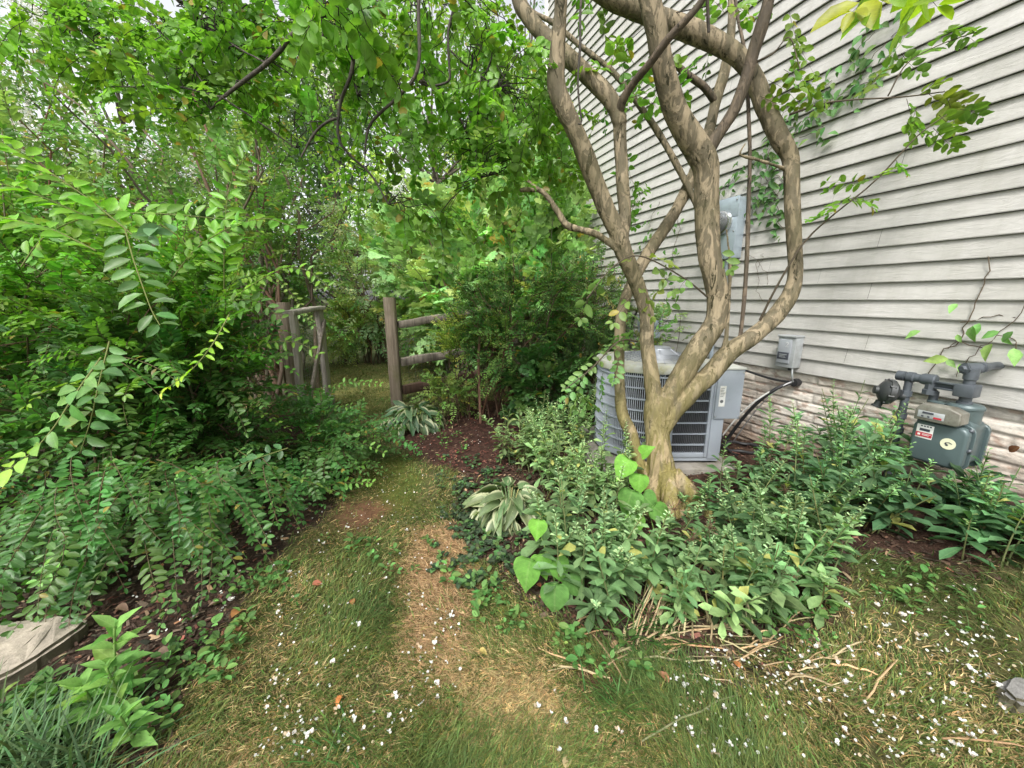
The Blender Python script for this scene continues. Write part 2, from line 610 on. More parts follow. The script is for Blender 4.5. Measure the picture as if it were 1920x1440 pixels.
# ------------------------------------------------------------------ shared materials
M_leaf = leafmat('leaf_surface', 0.40, 0.40, spec=0.40, gain=(1.9, 2.0, 1.65))
M_leaf_soft = leafmat('leaf_matt', 0.65, 0.32, spec=0.22, gain=(1.70, 1.80, 1.75))
M_leaf_far = leafmat('leaf_far', 0.42, 0.40, rib=0, spec=0.45, gain=(3.45, 3.0, 2.65), tint=(1.15, 1.2, 0.75))
M_crown = leafmat('crown_leaf', 0.42, 0.5, rib=0.2, spec=0.4, gain=(2.1, 2.15, 1.7), tint=(1.25, 1.4, 0.6))
M_hosta = leafmat('hosta_leaf', 0.5, 0.3, rib=0.2, edge=(0.42, 0.44, 0.27), gain=1.4)
M_blade = leafmat('grass_blade', 0.6, 0.3, rib=0, spec=0.25, tint=(1.1, 1.2, 0.6), gain=1.15)
M_wood = colmat('twig_bark', 0.85, 90, 0.3, 0.3)
M_petal = leafmat('petal_white', 0.6, 0.3, rib=0, spec=0.2, tint=(1, 1, 1), gain=1.0)
M_chip = colmat('mulch_chip', 0.9, 120, 0.35, 0.3)
M_ground = colmat('soil_and_turf', 0.95, 130, 0.55, 0.9, 0.15, bscale=90, bdist=0.02)


def bark_mat(name, tan, grey, olive, low=None):
    m, nt, out = newmat(name)
    b = N(nt, 'ShaderNodeBsdfPrincipled', Roughness=0.72)
    b.inputs['Specular IOR Level'].default_value = 0.25
    # flaking plates: thresholded, lengthwise stretched noise
    n1 = noise(nt, 11, 7, 0.66, (1.6, 1.6, 0.55), dist=1.2)
    plate = ramp(nt, n1, [(0.42, (0, 0, 0)), (0.495, (0.18,) * 3), (0.52, (0.85,) * 3), (0.66, (1, 1, 1))])
    n2 = noise(nt, 22, 5, 0.65, (1.5, 1.5, 0.35), dist=0.6)
    flake = ramp(nt, n2, [(0.60, (0, 0, 0)), (0.63, (1, 1, 1))])
    n3 = noise(nt, 4, 3, 0.5)
    fine = noise(nt, 70, 6, 0.7, (1, 1, 0.25))
    col = mix(nt, plate, grey, tan)
    col = mix(nt, flake, col, tuple(x * 0.45 for x in olive))
    mo = ramp(nt, n3, [(0.45, (0, 0, 0)), (0.62, (0.45, 0.45, 0.45))])
    col = mix(nt, mo, col, olive)
    if low:
        geo = N(nt, 'ShaderNodeNewGeometry'); sep = N(nt, 'ShaderNodeSeparateXYZ')
        nt.links.new(geo.outputs['Position'], sep.inputs[0])
        mr = N(nt, 'ShaderNodeMapRange'); mr.inputs[1].default_value = 1.0; mr.inputs[2].default_value = 0.2
        nt.links.new(sep.outputs[2], mr.inputs[0])
        n5 = noise(nt, 8, 4, 0.6, (2.2, 2.2, 0.25))
        mm = N(nt, 'ShaderNodeMath', operation='MULTIPLY')
        nt.links.new(mr.outputs[0], mm.inputs[0])
        nt.links.new(ramp(nt, n5, [(0.38, (0.15,) * 3), (0.48, (0.8,) * 3), (0.6, (0.95,) * 3)]), mm.inputs[1])
        col = mix(nt, mm.outputs[0], col, low)
        n6 = noise(nt, 7, 6, 0.65, (2.6, 2.6, 0.2), dist=0.5)
        ms_ = N(nt, 'ShaderNodeMath', operation='MULTIPLY'); nt.links.new(mr.outputs[0], ms_.inputs[0])
        nt.links.new(ramp(nt, n6, [(0.56, (0, 0, 0)), (0.59, (0.85,) * 3)]), ms_.inputs[1])
        col = mix(nt, ms_.outputs[0], col, (0.36, 0.275, 0.165))
        hi = N(nt, 'ShaderNodeMapRange'); hi.inputs[1].default_value = 0.9; hi.inputs[2].default_value = 1.7; hi.inputs[3].default_value = 1.0; hi.inputs[4].default_value = 0.88  # upper stems darkened in the colour, standing in for their backlit shade
        nt.links.new(sep.outputs[2], hi.inputs[0])
        hc = N(nt, 'ShaderNodeCombineColor')
        for k_ in range(3): nt.links.new(hi.outputs[0], hc.inputs[k_])
        col = mix(nt, 1.0, col, hc.outputs[0], 'MULTIPLY')
    col = mix(nt, 1.0, col, ramp(nt, fine, [(0.25, (0.7,) * 3), (0.75, (1.2,) * 3)]), 'MULTIPLY')
    nt.links.new(col, b.inputs['Base Color'])
    crk = noise(nt, 30, 8, 0.75, (2.0, 2.0, 0.22), dist=1.2)
    crack = ramp(nt, crk, [(0.33, (0.8,) * 3), (0.38, (0, 0, 0))])
    col = mix(nt, crack, col, tuple(x * 0.35 for x in grey))
    li = ramp(nt, noise(nt, 26, 7, 0.7, dist=0.5), [(0.66, (0, 0, 0)), (0.70, (0.55,) * 3)])
    col = mix(nt, li, col, (0.30, 0.31, 0.25))
    nt.links.new(col, b.inputs['Base Color'])
    h = mix(nt, 0.45, mix(nt, 0.4, plate, mix(nt, 0.5, flake, crack)), fine)
    bump(nt, h, 0.8, 0.012, b)
    nt.links.new(b.outputs[0], out.inputs[0])
    return m


M_bark = bark_mat('smooth_flaking_bark', (0.315, 0.255, 0.165), (0.135, 0.114, 0.072), (0.095, 0.085, 0.038), (0.22, 0.185, 0.06))
M_bark_mid = bark_mat('shaded_branch_bark', (0.15, 0.115, 0.08), (0.085, 0.066, 0.048), (0.05, 0.044, 0.025))  # darker copy of the trunk bark, silhouette shade put into its colour
M_bark_dark = bark_mat('thin_branch_bark', (0.085, 0.07, 0.056), (0.055, 0.047, 0.04), (0.035, 0.032, 0.025))

# ------------------------------------------------------------------ camera, sky, sun
cam = bpy.data.cameras.new('camera'); co = bpy.data.objects.new('camera', cam); COL.objects.link(co)
co.location = (0, 0, CAMH)
co.rotation_euler = (PI / 2 - PITCH, 0, 0)
cam.sensor_width = 36; cam.lens = 36 * F / 1920
cam.clip_start = 0.02; cam.clip_end = 900
SC.camera = co
SC.view_settings.view_transform = 'Standard'; SC.view_settings.look = 'None'
SC.view_settings.exposure = 0; SC.view_settings.gamma = 1
SC.cycles.max_bounces = 7; SC.cycles.diffuse_bounces = 4; SC.cycles.transmission_bounces = 5; SC.cycles.glossy_bounces = 2
SC.cycles.use_denoising = True; SC.cycles.use_adaptive_sampling = False; SC.cycles.sample_clamp_indirect = 4
SC.cycles.caustics_reflective = False; SC.cycles.caustics_refractive = False

SUN_EL, SUN_AZ = math.radians(52), math.radians(198)      # azimuth measured clockwise from +Y (north)
w = bpy.data.worlds.new('World'); SC.world = w; w.use_nodes = True
nt = w.node_tree
for n_ in list(nt.nodes): nt.nodes.remove(n_)
sky = N(nt, 'ShaderNodeTexSky', sky_type='NISHITA'); sky.sun_disc = False
sky.sun_elevation = SUN_EL; sky.sun_rotation = SUN_AZ; sky.dust_density = 4.0; sky.air_density = 1.0
hs = N(nt, 'ShaderNodeHueSaturation'); hs.inputs['Saturation'].default_value = 0.15; hs.inputs['Value'].default_value = 2.35
bg = N(nt, 'ShaderNodeBackground'); bg.inputs['Strength'].default_value = 0.15
wo = N(nt, 'ShaderNodeOutputWorld')
nt.links.new(sky.outputs[0], hs.inputs['Color']); nt.links.new(hs.outputs[0], bg.inputs['Color']); nt.links.new(bg.outputs[0], wo.inputs[0])
ld = bpy.data.lights.new('sun', 'SUN'); ld.energy = 2.6; ld.angle = math.radians(12); ld.color = (1, 0.96, 0.9)
lo_ = bpy.data.objects.new('sun', ld); COL.objects.link(lo_)
sv = Vector((math.sin(SUN_AZ) * math.cos(SUN_EL), math.cos(SUN_AZ) * math.cos(SUN_EL), math.sin(SUN_EL)))
lo_.rotation_euler = (-sv).to_track_quat('-Z', 'Y').to_euler()
lo_.location = sv * 20

# ------------------------------------------------------------------ ground: zones as polygons on the ground
def gpoly(px):
    return np.array([tuple(G(u, v))[:2] for u, v in px])


def pdist(poly, x, y):
    """signed distance to a polygon (negative inside)"""
    x = np.asarray(x, float).ravel(); y = np.asarray(y, float).ravel()
    dmin = np.full(len(x), 1e9); ins = np.zeros(len(x), bool)
    n = len(poly)
    for i in range(n):
        ax, ay = poly[i]; bx, by = poly[(i + 1) % n]
        ex, ey = bx - ax, by - ay
        t = np.clip(((x - ax) * ex + (y - ay) * ey) / (ex * ex + ey * ey + 1e-12), 0, 1)
        dmin = np.minimum(dmin, np.hypot(x - ax - t * ex, y - ay - t * ey))
        cnd = (ay > y) != (by > y)
        xi = ax + (y - ay) / (by - ay + 1e-12) * ex
        ins ^= cnd & (x < xi)
    return np.where(ins, -dmin, dmin)


Z_left = gpoly([(-500, 1440), (270, 1440), (330, 1330), (400, 1210), (450, 1130), (500, 1070), (590, 985), (660, 900), (670, 820), (560, 780), (300, 760), (0, 790), (-600, 850)])
Z_mid = gpoly([(725, 830), (800, 795), (900, 750), (1010, 750), (1050, 850), (930, 870), (880, 890), (800, 868)])
Z_bed = gpoly([(840, 960), (850, 900), (920, 820), (1100, 740), (1400, 790), (1700, 880), (2000, 930), (2050, 1050), (1800, 1075), (1620, 1050), (1570, 1130), (1500, 1190), (1300, 1235), (1080, 1200), (960, 1090)])
Z_dirt = gpoly([(1050, 1235), (1170, 1235), (1190, 1300), (1080, 1300)])
Z_straw = gpoly([(770, 990), (860, 980), (890, 1060), (890, 1150), (830, 1250), (760, 1240), (745, 1130)])
Z_bare = gpoly([(640, 950), (700, 930), (740, 950), (700, 1000), (630, 1010)])
Z_moss = gpoly([(690, 860), (760, 850), (800, 900), (760, 980), (690, 960)])
Z_dry = gpoly([(930, 1250), (1150, 1310), (1250, 1390), (1150, 1440), (860, 1440), (840, 1330)])
Z_litter = gpoly([(1250, 1200), (1560, 1160), (1500, 1290), (1300, 1310)])
Z_back = gpoly([(600, 780), (740, 770), (760, 670), (600, 670)])


def zones(x, y):
    x = np.asarray(x, float).ravel(); y = np.asarray(y, float).ravel()
    wob = 0.16 * (fbm(x * 4, y * 4) - 0.5) + 0.08 * (fbm(x * 15, y * 15, 3) - 0.5)
    wt = lambda poly, soft: sstep(soft, -soft, pdist(poly, x, y) + wob)
    return dict(left=wt(Z_left, .05), mid=wt(Z_mid, .06), bed=wt(Z_bed, .06), dirt=wt(Z_dirt, .06), straw=wt(Z_straw, .10), bare=wt(Z_bare, .08),
                moss=wt(Z_moss, .08), dry=wt(Z_dry, .12), litter=wt(Z_litter, .12), back=wt(Z_back, .3))


def ground_col(x, y):
    z = zones(x, y)
    n1 = fbm(x * 6, y * 6, 4)[:, None]; n2 = fbm(x * 25 + 50, y * 25, 3)[:, None]
    turf = np.array([0.075, 0.085, 0.030]) * (1 - n1) + np.array([0.13, 0.115, 0.05]) * n1
    turf = turf * (0.6 + 0.8 * n2)
    c = turf

    def mixc(c, wgt, k, v=0.5):
        kk = np.array(k)[None] * (1 - v + 2 * v * n2)
        return c * (1 - wgt[:, None]) + kk * wgt[:, None]
    c = mixc(c, z['back'], (0.19, 0.19, 0.065))  # ground beyond the gap coloured paler to offset the shade on it
    c = mixc(c, z['dry'] * 0.5, (0.19, 0.15, 0.075))
    c = mixc(c, z['straw'] * 0.9, (0.25, 0.15, 0.075))
    c = mixc(c, z['moss'] * 0.75, (0.10, 0.12, 0.02))
    c = mixc(c, z['bare'] * 0.9, (0.17, 0.085, 0.05))
    c = mixc(c, z['bed'], (0.060, 0.034, 0.024), 0.7)
    c = mixc(c, z['mid'], (0.062, 0.032, 0.024), 0.7)
    c = mixc(c, z['left'], (0.055, 0.036, 0.026), 0.7)
    c = mixc(c, z['litter'] * 0.6, (0.10, 0.065, 0.04), 0.7)
    c = mixc(c, z['dirt'] * 0.9, (0.10, 0.045, 0.03), 0.5)
    far = sstep(6.0, 10.0, np.hypot(x, y))[:, None]
    return c * (1 - far) + np.array([[0.06, 0.075, 0.025]]) * (0.7 + 0.6 * n1) * far


def axis(a, b, step, lim):
    core = np.arange(a, b + 1e-6, step)
    up = [b]; s = step
    while up[-1] < lim:
        s *= 1.35; up.append(up[-1] + s)
    dn = [a]; s = step
    while dn[-1] > -lim:
        s *= 1.35; dn.append(dn[-1] - s)
    return np.concatenate([np.array(dn[1:])[::-1], core, np.array(up[1:])])


gx = axis(-3.2, 2.6, 0.022, 320); gy = axis(0.25, 5.4, 0.022, 320)
X, Y_ = np.meshgrid(gx, gy, indexing='xy')
xx, yy = X.ravel(), Y_.ravel()
zz = gz(xx, yy)
near = np.hypot(xx, yy) < 8
zr = np.zeros_like(zz)
zr[near] = 0.02 * (fbm(xx[near] * 14, yy[near] * 14, 4) - 0.5)
zz = zz + zr
nx_, ny_ = len(gx), len(gy)
idx = np.arange(nx_ * ny_).reshape(ny_, nx_)
quads = np.stack([idx[:-1, :-1], idx[:-1, 1:], idx[1:, 1:], idx[1:, :-1]], -1).reshape(-1, 4)
me = bpy.data.meshes.new('ground')
me.vertices.add(len(xx)); me.vertices.foreach_set('co', np.stack([xx, yy, zz], 1).astype(np.float32).ravel())
me.loops.add(quads.size); me.loops.foreach_set('vertex_index', quads.ravel().astype(np.int32))
me.polygons.add(len(quads)); me.polygons.foreach_set('loop_start', (np.arange(len(quads)) * 4).astype(np.int32))
me.polygons.foreach_set('use_smooth', np.ones(len(quads), bool))
ca = me.attributes.new('Col', 'FLOAT_COLOR', 'POINT')
gc = ground_col(xx, yy)
ca.data.foreach_set('color', np.concatenate([np.clip(gc, 0, 1), np.ones((len(gc), 1))], 1).astype(np.float32).ravel())
me.update(calc_edges=True); me.materials.append(M_ground)
tag(link('ground', me), kind='structure')


def polar(n, r0, r1, a0=-1.0, a1=1.0):
    th = rng.uniform(a0, a1, n)
    r = r0 * (r1 / r0) ** rng.random(n) if True else 0
    return r * np.sin(th), r * np.cos(th)


def inyard(x, y, m=0.03):
    return (NX * x + NY * y) < D - m


# grass blades
def make_grass():
    fo = Foli()
    n = 420000
    x, y = polar(n, 0.62, 8.0, -1.12, 1.12)
    ok = inyard(x, y)
    x, y = x[ok], y[ok]
    z = zones(x, y)
    bare = np.maximum.reduce([z['left'] * 1.0, z['mid'], z['bed'] * 0.98, z['bare'] * 0.9, z['dirt'] * 0.97])
    thin = np.clip(0.35 + 1.5 * (fbm(x * 5 + 9, y * 5, 4) - 0.25), 0.12, 1)
    keep = rng.random(len(x)) < (1 - bare) * thin * (1 - 0.45 * z['litter'])
    x, y = x[keep], y[keep]
    z = {k: v[keep] for k, v in z.items()}
    n = len(x)
    pos = np.stack([x, y, gz(x, y) + 0.002], 1)
    green = fbm(x * 3.1 + 3, y * 3.1, 4)
    dryp = np.clip(0.27 + 1.5 * (0.5 - green) + 0.65 * z['straw'] + 0.22 * z['dry'] + 0.15 * z['litter'] - 0.2 * z['moss'], 0.10, 0.95)
    isdry = rng.random(n) < dryp
    gcol = cvar((0.105, 0.145, 0.040), n, 0.3, 0.16)
    lush = (sstep(0.53, 0.72, green) * (1 - z['straw']) * 0.75)[:, None]
    gcol = gcol * (1 - lush) + cvar((0.065, 0.115, 0.035), n, 0.25, 0.1) * lush
    dcol = cvar((0.36, 0.27, 0.135), n, 0.3, 0.08)
    dcol = dcol * (1 - z['straw'][:, None]) + cvar((0.37, 0.25, 0.14), n, 0.25, 0.05) * z['straw'][:, None]
    c = np.where(isdry[:, None], dcol, gcol)
    tilt = np.where(isdry, rng.uniform(0.9, 1.5, n), rng.uniform(0.3, 1.25, n))
    # matted: blades lie along a slowly turning direction
    az = 2 * PI * fbm(x * 1.7 + 40, y * 1.7, 2) * 1.6 + rng.normal(size=n) * 0.9
    Yd = np.stack([np.cos(az) * np.sin(tilt), np.sin(az) * np.sin(tilt), np.cos(tilt)], 1)
    Zd = np.stack([-np.cos(az) * np.cos(tilt), -np.sin(az) * np.cos(tilt), np.sin(tilt)], 1) + rv(n, 0.3)
    L = rng.uniform(0.025, 0.066, n) * (1 - 0.45 * z['moss']) * np.where(isdry, 0.9, 1.0) * (0.8 + 0.3 * lush[:, 0])
    fo.add(BLADE2, pos, Yd, Zd, L, rng.uniform(0.0013, 0.0028, n) * (0.75 + 0.35 * np.hypot(x, y)), c)
    tag(fo.build('lawn_grass', [M_blade]), 'thin matted lawn grass, green mixed with dry straw, covering the path and yard', 'grass', kind='stuff')


make_grass()


def make_mulch():
    fo = Foli()
    n = 60000
    x, y = polar(n, 0.8, 5.5, -1.2, 1.12)
    ok = inyard(x, y); x, y = x[ok], y[ok]
    z = zones(x, y)
    keep = rng.random(len(x)) < np.clip(z['left'] + z['mid'] + z['bed'] + 0.35 * z['litter'], 0, 1)
    x, y = x[keep], y[keep]; mid = z['mid'][keep]
    n = len(x)
    az = rng.uniform(0, 2 * PI, n)
    Yd = np.stack([np.cos(az), np.sin(az), rng.normal(size=n) * 0.18], 1)
    c = cvar((0.060, 0.040, 0.029), n, 0.5, 0.12)
    red = cvar((0.115, 0.048, 0.037), n, 0.45, 0.1)
    c = np.where((rng.random(n) < 0.10 + 0.7 * mid)[:, None], red, c)
    pale = rng.random(n) < 0.07
    c[pale] = cvar((0.30, 0.21, 0.13), int(pale.sum()), 0.3, 0.1)
    L = rng.uniform(0.007, 0.030, n) * np.where(rng.random(n) < .08, 1.8, 1.0)
    fo.add(CHIP, np.stack([x, y, gz(x, y) + rng.uniform(0.002, 0.014, n)], 1), Yd, np.array([0, 0, 1.0]) + rv(n, 0.25), L, L * rng.uniform(0.15, 0.5, n), c)
    tag(fo.build('wood_mulch', [M_chip]), 'dark brown and reddish shredded wood mulch spread over the planting beds', 'mulch', kind='stuff')


make_mulch()

# ------------------------------------------------------------------ house
def rawmesh(name, V, Q, C, mat, parent=None, smooth=False):
    V = np.asarray(V, float); Q = np.asarray(Q, int)
    me = bpy.data.meshes.new(name)
    me.vertices.add(len(V)); me.vertices.foreach_set('co', V.astype(np.float32).ravel())
    me.loops.add(Q.size); me.loops.foreach_set('vertex_index', Q.ravel().astype(np.int32))
    me.polygons.add(len(Q)); me.polygons.foreach_set('loop_start', (np.arange(len(Q)) * Q.shape[1]).astype(np.int32))
    me.polygons.foreach_set('use_smooth', np.full(len(Q), smooth))
    ca = me.attributes.new('Col', 'FLOAT_COLOR', 'POINT')
    C = np.broadcast_to(np.asarray(C, float), (len(V), 3))
    ca.data.foreach_set('color', np.concatenate([C, np.ones((len(C), 1))], 1).astype(np.float32).ravel())
    me.update(calc_edges=True); me.materials.append(mat)
    return link(name, me, parent)


def siding_mat():
    m, nt, out = newmat('painted_lap_siding')
    b = N(nt, 'ShaderNodeBsdfPrincipled', Roughness=0.55)
    b.inputs['Specular IOR Level'].default_value = 0.3
    at = N(nt, 'ShaderNodeAttribute', attribute_name='Col')
    uv = N(nt, 'ShaderNodeUVMap')
    def uvn(sc, stretch, det=5, rough=0.6, dist=0.0):
        mp = nt.nodes.new('ShaderNodeMapping'); mp.inputs['Scale'].default_value = stretch
        nt.links.new(uv.outputs[0], mp.inputs['Vector'])
        n = nt.nodes.new('ShaderNodeTexNoise'); n.inputs['Scale'].default_value = sc; n.inputs['Detail'].default_value = det
        n.inputs['Roughness'].default_value = rough; n.inputs['Distortion'].default_value = dist
        nt.links.new(mp.outputs[0], n.inputs['Vector'])
        return n.outputs['Fac']
    grain = uvn(7, (1.0, 22, 1), 7, 0.72, 0.9)
    blot = uvn(2.2, (1, 2.2, 1), 6, 0.7)
    drip = uvn(5, (3.0, 0.45, 1), 5, 0.7)
    c = mix(nt, 1.0, at.outputs['Color'], ramp(nt, grain, [(0.36, (0.92,) * 3), (0.6, (1.03,) * 3)]), 'MULTIPLY')
    c = mix(nt, 1.0, c, ramp(nt, blot, [(0.28, (0.80, 0.80, 0.77)), (0.6, (1.04, 1.04, 1.04))]), 'MULTIPLY')
    c = mix(nt, 1.0, c, ramp(nt, drip, [(0.3, (0.93, 0.93, 0.91)), (0.5, (1, 1, 1))]), 'MULTIPLY')
    nt.links.new(c, b.inputs['Base Color'])
    bump(nt, grain, 0.8, 0.006, b)
    nt.links.new(b.outputs[0], out.inputs[0])
    return m


M_siding = siding_mat()
M_trim = paint('painted_trim', (0.72, 0.71, 0.68), 0.5, var=0.06, dirt=(0.5, 0.5, 0.45))
M_cream = colmat('painted_split_brick', 0.8, 45, 0.16, 0.5, 0.2, bscale=120, bdist=0.008)
M_dark = paint('dark_gap', (0.02, 0.02, 0.02), 0.9)

QN, QF, WTOP, EXPO = -3.2, 6.05, 6.4, 0.1005
house = thing('house', tuple(W(1.5, 0.0)), 'pale grey house wall of horizontal lap siding above painted brick base', 'house')


def make_siding():
    V = []; Q = []; C = []; UV = []
    z = SILL; r = 0
    while z < WTOP:
        q = QN
        first = True
        while q < QF - 1e-6:
            L = random.uniform(0.8, 3.6) if first else 3.66
            first = False
            q1 = min(q + L, QF)
            je = random.uniform(-.0006, .0006); jz = random.uniform(-.0008, .0008)
            tone = random.uniform(0.965, 1.03)
            low = 1 - 0.07 * max(0, 1 - r / 4)
            c = np.array([0.48, 0.468, 0.443]) * tone * low
            o = len(V)
            # profile: slit back, underside, lip front, top
            ns = max(2, int((q1 - q) / 0.35) + 1)
            qs = np.linspace(q + 0.0006, q1 - 0.0006, ns)
            for qq in qs:
                bow = 0.0012 * math.sin(qq * 2.3 + r * 1.7)
                for e, zz_ in ((-0.016, z + 0.007), (0.014, z + 0.004), (0.0175, z), (0.0190, z + 0.005), (0.0025, z + EXPO - 0.001), (-0.016, z + EXPO + 0.002)):
                    V.append(W(qq, zz_ + jz, e + je + bow)); C.append(c)
            for i in range(ns - 1):
                for k in range(5):
                    a = o + i * 6 + k
                    Q.append((a, a + 1, a + 7, a + 6))
                    for (ii, kk) in ((i, k), (i, k + 1), (i + 1, k + 1), (i + 1, k)):
                        UV.append((qs[ii] + r * 7.31, (kk / 5) * 0.1 + r * 0.1))
            q = q1
        z += EXPO; r += 1
    ob = rawmesh('siding', V, Q, C, M_siding, house)
    u = ob.data.uv_layers.new(name='UVMap')
    u.data.foreach_set('uv', np.array(UV, np.float32).ravel())
    ob.data.set_sharp_from_angle(angle=math.radians(20))


make_siding()
# solid core behind the siding, far corner board, end wall and brick base
mb = MB(wallxf(0, 0)); mb.box(-QF + 0.01, -QN, -0.25, -0.05, SILL + 0.02, WTOP); mb.build('wall_core', M_dark, house)
mb = MB(wallxf(0, 0)); mb.box(-QF - 0.10, -QF - 0.001, -0.09, 0.024, SILL - 0.02, WTOP, 0.003); mb.build('corner_board', M_trim, house)
mb = MB(wallxf(0, 0)); mb.box(-QF - 0.085, -QF - 0.005, -6.0, -0.092, 0.0, WTOP); mb.build('end_wall', M_trim, house)


def make_foundation():
    q = np.arange(-0.8, QF, 0.011); z = np.arange(-0.16, SILL + 0.012, 0.006)
    Qm, Zm = np.meshgrid(q, z, indexing='xy')
    qq, zz_ = Qm.ravel(), Zm.ravel()
    ch = 0.0685
    row = np.floor((zz_ + 0.2) / ch); fz = (zz_ + 0.2) / ch - row
    bl = 0.30
    off = (row % 2) * 0.5 * bl + _lat[(row.astype(int) * 7) & 255, 3] * 0.06
    cc = np.floor((qq + off + 10) / bl); fq = (qq + off + 10) / bl - cc
    edge = np.minimum(np.minimum(fz, 1 - fz) * ch, np.minimum(fq, 1 - fq) * bl)
    wobb = 0.004 * (fbm(qq * 30, zz_ * 30, 3) - 0.5)
    mort = sstep(0.004, 0.011, edge + wobb)
    cr = _lat[(cc.astype(int) * 13 + row.astype(int) * 31) & 255, (row.astype(int) * 5) & 255]
    rock = fbm(qq * 10 + cr * 50, zz_ * 55 + cr * 90, 4)
    ridg = np.abs(fbm(qq * 5 + cr * 30, zz_ * 34 + cr * 20, 3) - 0.5)
    e = -0.012 - 0.008 * (1 - mort) + mort * (0.008 * (rock - 0.5) + 0.005 * (cr - 0.5) - 0.022 * np.clip(0.09 - ridg, 0, 1))
    base = np.array([0.66, 0.61, 0.54])[None] * (0.82 + 0.3 * cr[:, None])
    pinky = sstep(0.45, 0.7, fbm(qq * 4, zz_ * 9, 3))[:, None]
    base = base * (1 - 0.35 * pinky) + np.array([[0.58, 0.47, 0.38]]) * 0.35 * pinky
    chip = sstep(0.60, 0.68, fbm(qq * 22 + 70, zz_ * 40, 3))[:, None] * 0.55
    base = base * (1 - chip) + np.array([[0.34, 0.20, 0.14]]) * chip
    gzv = gz(NX * D + DX * q, NY * D + DY * q)
    hg = zz_ - np.tile(gzv, len(z))
    dirt = (sstep(0.30, 0.0, hg + 0.25 * (fbm(qq * 6, zz_ * 12, 3) - 0.5)) * 0.75)[:, None]
    base = base * (1 - dirt) + np.array([[0.22, 0.14, 0.09]]) * dirt
    base = base * (0.80 + 0.20 * mort[:, None]) * 1.05 * (1 - 0.22 * np.clip(0.06 - ridg, 0, 1) / 0.06)[:, None]
    V = np.stack([NX * (D - e) + DX * qq, NY * (D - e) + DY * qq, zz_], 1)
    nq, nz = len(q), len(z)
    I = np.arange(nq * nz).reshape(nz, nq)
    Q = np.stack([I[:-1, :-1], I[1:, :-1], I[1:, 1:], I[:-1, 1:]], -1).reshape(-1, 4)
    rawmesh('brick_base', V, Q, base, M_cream, house, True)


make_foundation()

# ------------------------------------------------------------------ things fixed to the wall
M_galv = paint('grey_enamel_box', (0.40, 0.47, 0.53), 0.32, 0.35, 0.10, (0.27, 0.31, 0.34), 7)
M_greybox = paint('light_grey_box', (0.40, 0.42, 0.43), 0.42, 0.1, 0.06, (0.28, 0.29, 0.28), 10)
M_boxside = paint('mid_grey_lid', (0.36, 0.38, 0.41), 0.4, 0.1, 0.06)
M_chrome = paint('meter_ring', (0.55, 0.55, 0.53), 0.22, 0.9, 0.1)
M_glass = bpy.data.materials.new('meter_glass'); M_glass.use_nodes = True
_b = M_glass.node_tree.nodes['Principled BSDF']
_b.inputs['Base Color'].default_value = (0.85, 0.88, 0.9, 1); _b.inputs['Roughness'].default_value = 0.04
_b.inputs['Transmission Weight'].default_value = 0.85; _b.inputs['IOR'].default_value = 1.4
M_white = paint('white_plate', (0.75, 0.75, 0.72), 0.5, 0, 0.06, (0.5, 0.48, 0.4), 30)
M_black = paint('black_rubber', (0.02, 0.02, 0.021), 0.5, 0, 0.3)
M_label = paint('dark_label', (0.055, 0.06, 0.075), 0.5, 0, 0.2)
M_silver = paint('bare_metal_screw', (0.6, 0.6, 0.6), 0.3, 0.8, 0.1)


def W3(xf, a, e, z): return xf(a, e, z)


# electric meter box: local origin at its bottom centre on the wall
q0, z0 = 2.485, 1.516
xf = wallxf(q0, z0, 0.016)
t = thing('electric_meter_box', tuple(W(q0, z0 + 0.2, 0.06)), 'blue grey metal electric meter box with round glass meter high on the siding', 'meter box')
mb = MB(xf); mb.box(-.125, .125, 0, .085, 0, .45, .006); mb.build('box', M_galv, t)
mb = MB(xf); mb.box(-.131, .131, .0855, .098, -.004, .305, .004); mb.build('cover', M_galv, t)
mb = MB(xf); mb.box(-.131, .131, .0855, .095, .3075, .456, .004); mb.build('upper_cover', M_galv, t)
mb = MB(xf); mb.lathe((0, .0985, .275), (0, 1, 0), [(.094, 0), (.094, .012), (.088, .022), (.088, .03), (.082, .034)], 36); r_ = mb.build('meter', M_chrome, t)
mb = MB(xf); mb.lathe((0, .133, .275), (0, 1, 0), [(.078, 0), (.078, .06), (.072, .078), (.05, .086), (.0, .087)], 36); mb.build('glass_dome', M_glass, r_)
mb = MB(xf); mb.lathe((0, .1332, .275), (0, 1, 0), [(.07, 0), (.07, .04)], 30); mb.build('dial_face', M_white, r_)
mb = MB(xf)
for i in range(5): mb.lathe((-.044 + .022 * i, .1735, .29), (0, 1, 0), [(.009, 0), (.009, .002)], 14)
mb.box(-.045, .045, .1735, .1755, .235, .262)
mb.build('dial', M_label, r_)
for a_, z_ in ((-.112, .02), (.112, .02), (-.112, .43), (.112, .43), (.112, .2)):
    mb = MB(xf); mb.lathe((a_, .097, z_), (0, 1, 0), [(.006, 0), (.006, .004), (.002, .005)], 10); mb.build('screw', M_silver, t)
t = thing('conduit_pipe', tuple(W(q0 - .02, 1.0, .04)), 'thin grey conduit running down the siding below the electric meter box', 'conduit')
mb = MB(); mb.tube([W(q0 - .03, z0 - .004, .055), W(q0 - .03, 1.2, .05), W(q0 + .02, .98, .045), W(q0 + .03, .6, .045)], .016, 12); mb.build('pipe', M_galv, t)
mb = MB(); mb.box(-.03, .03, -.02, .02, -.012, .012, .003); mb.xf = ident
mb = MB(wallxf(q0 - .03, 1.30, .018)); mb.box(-.03, .03, 0, .052, -.012, .012, .003); mb.build('strap', M_silver, t)

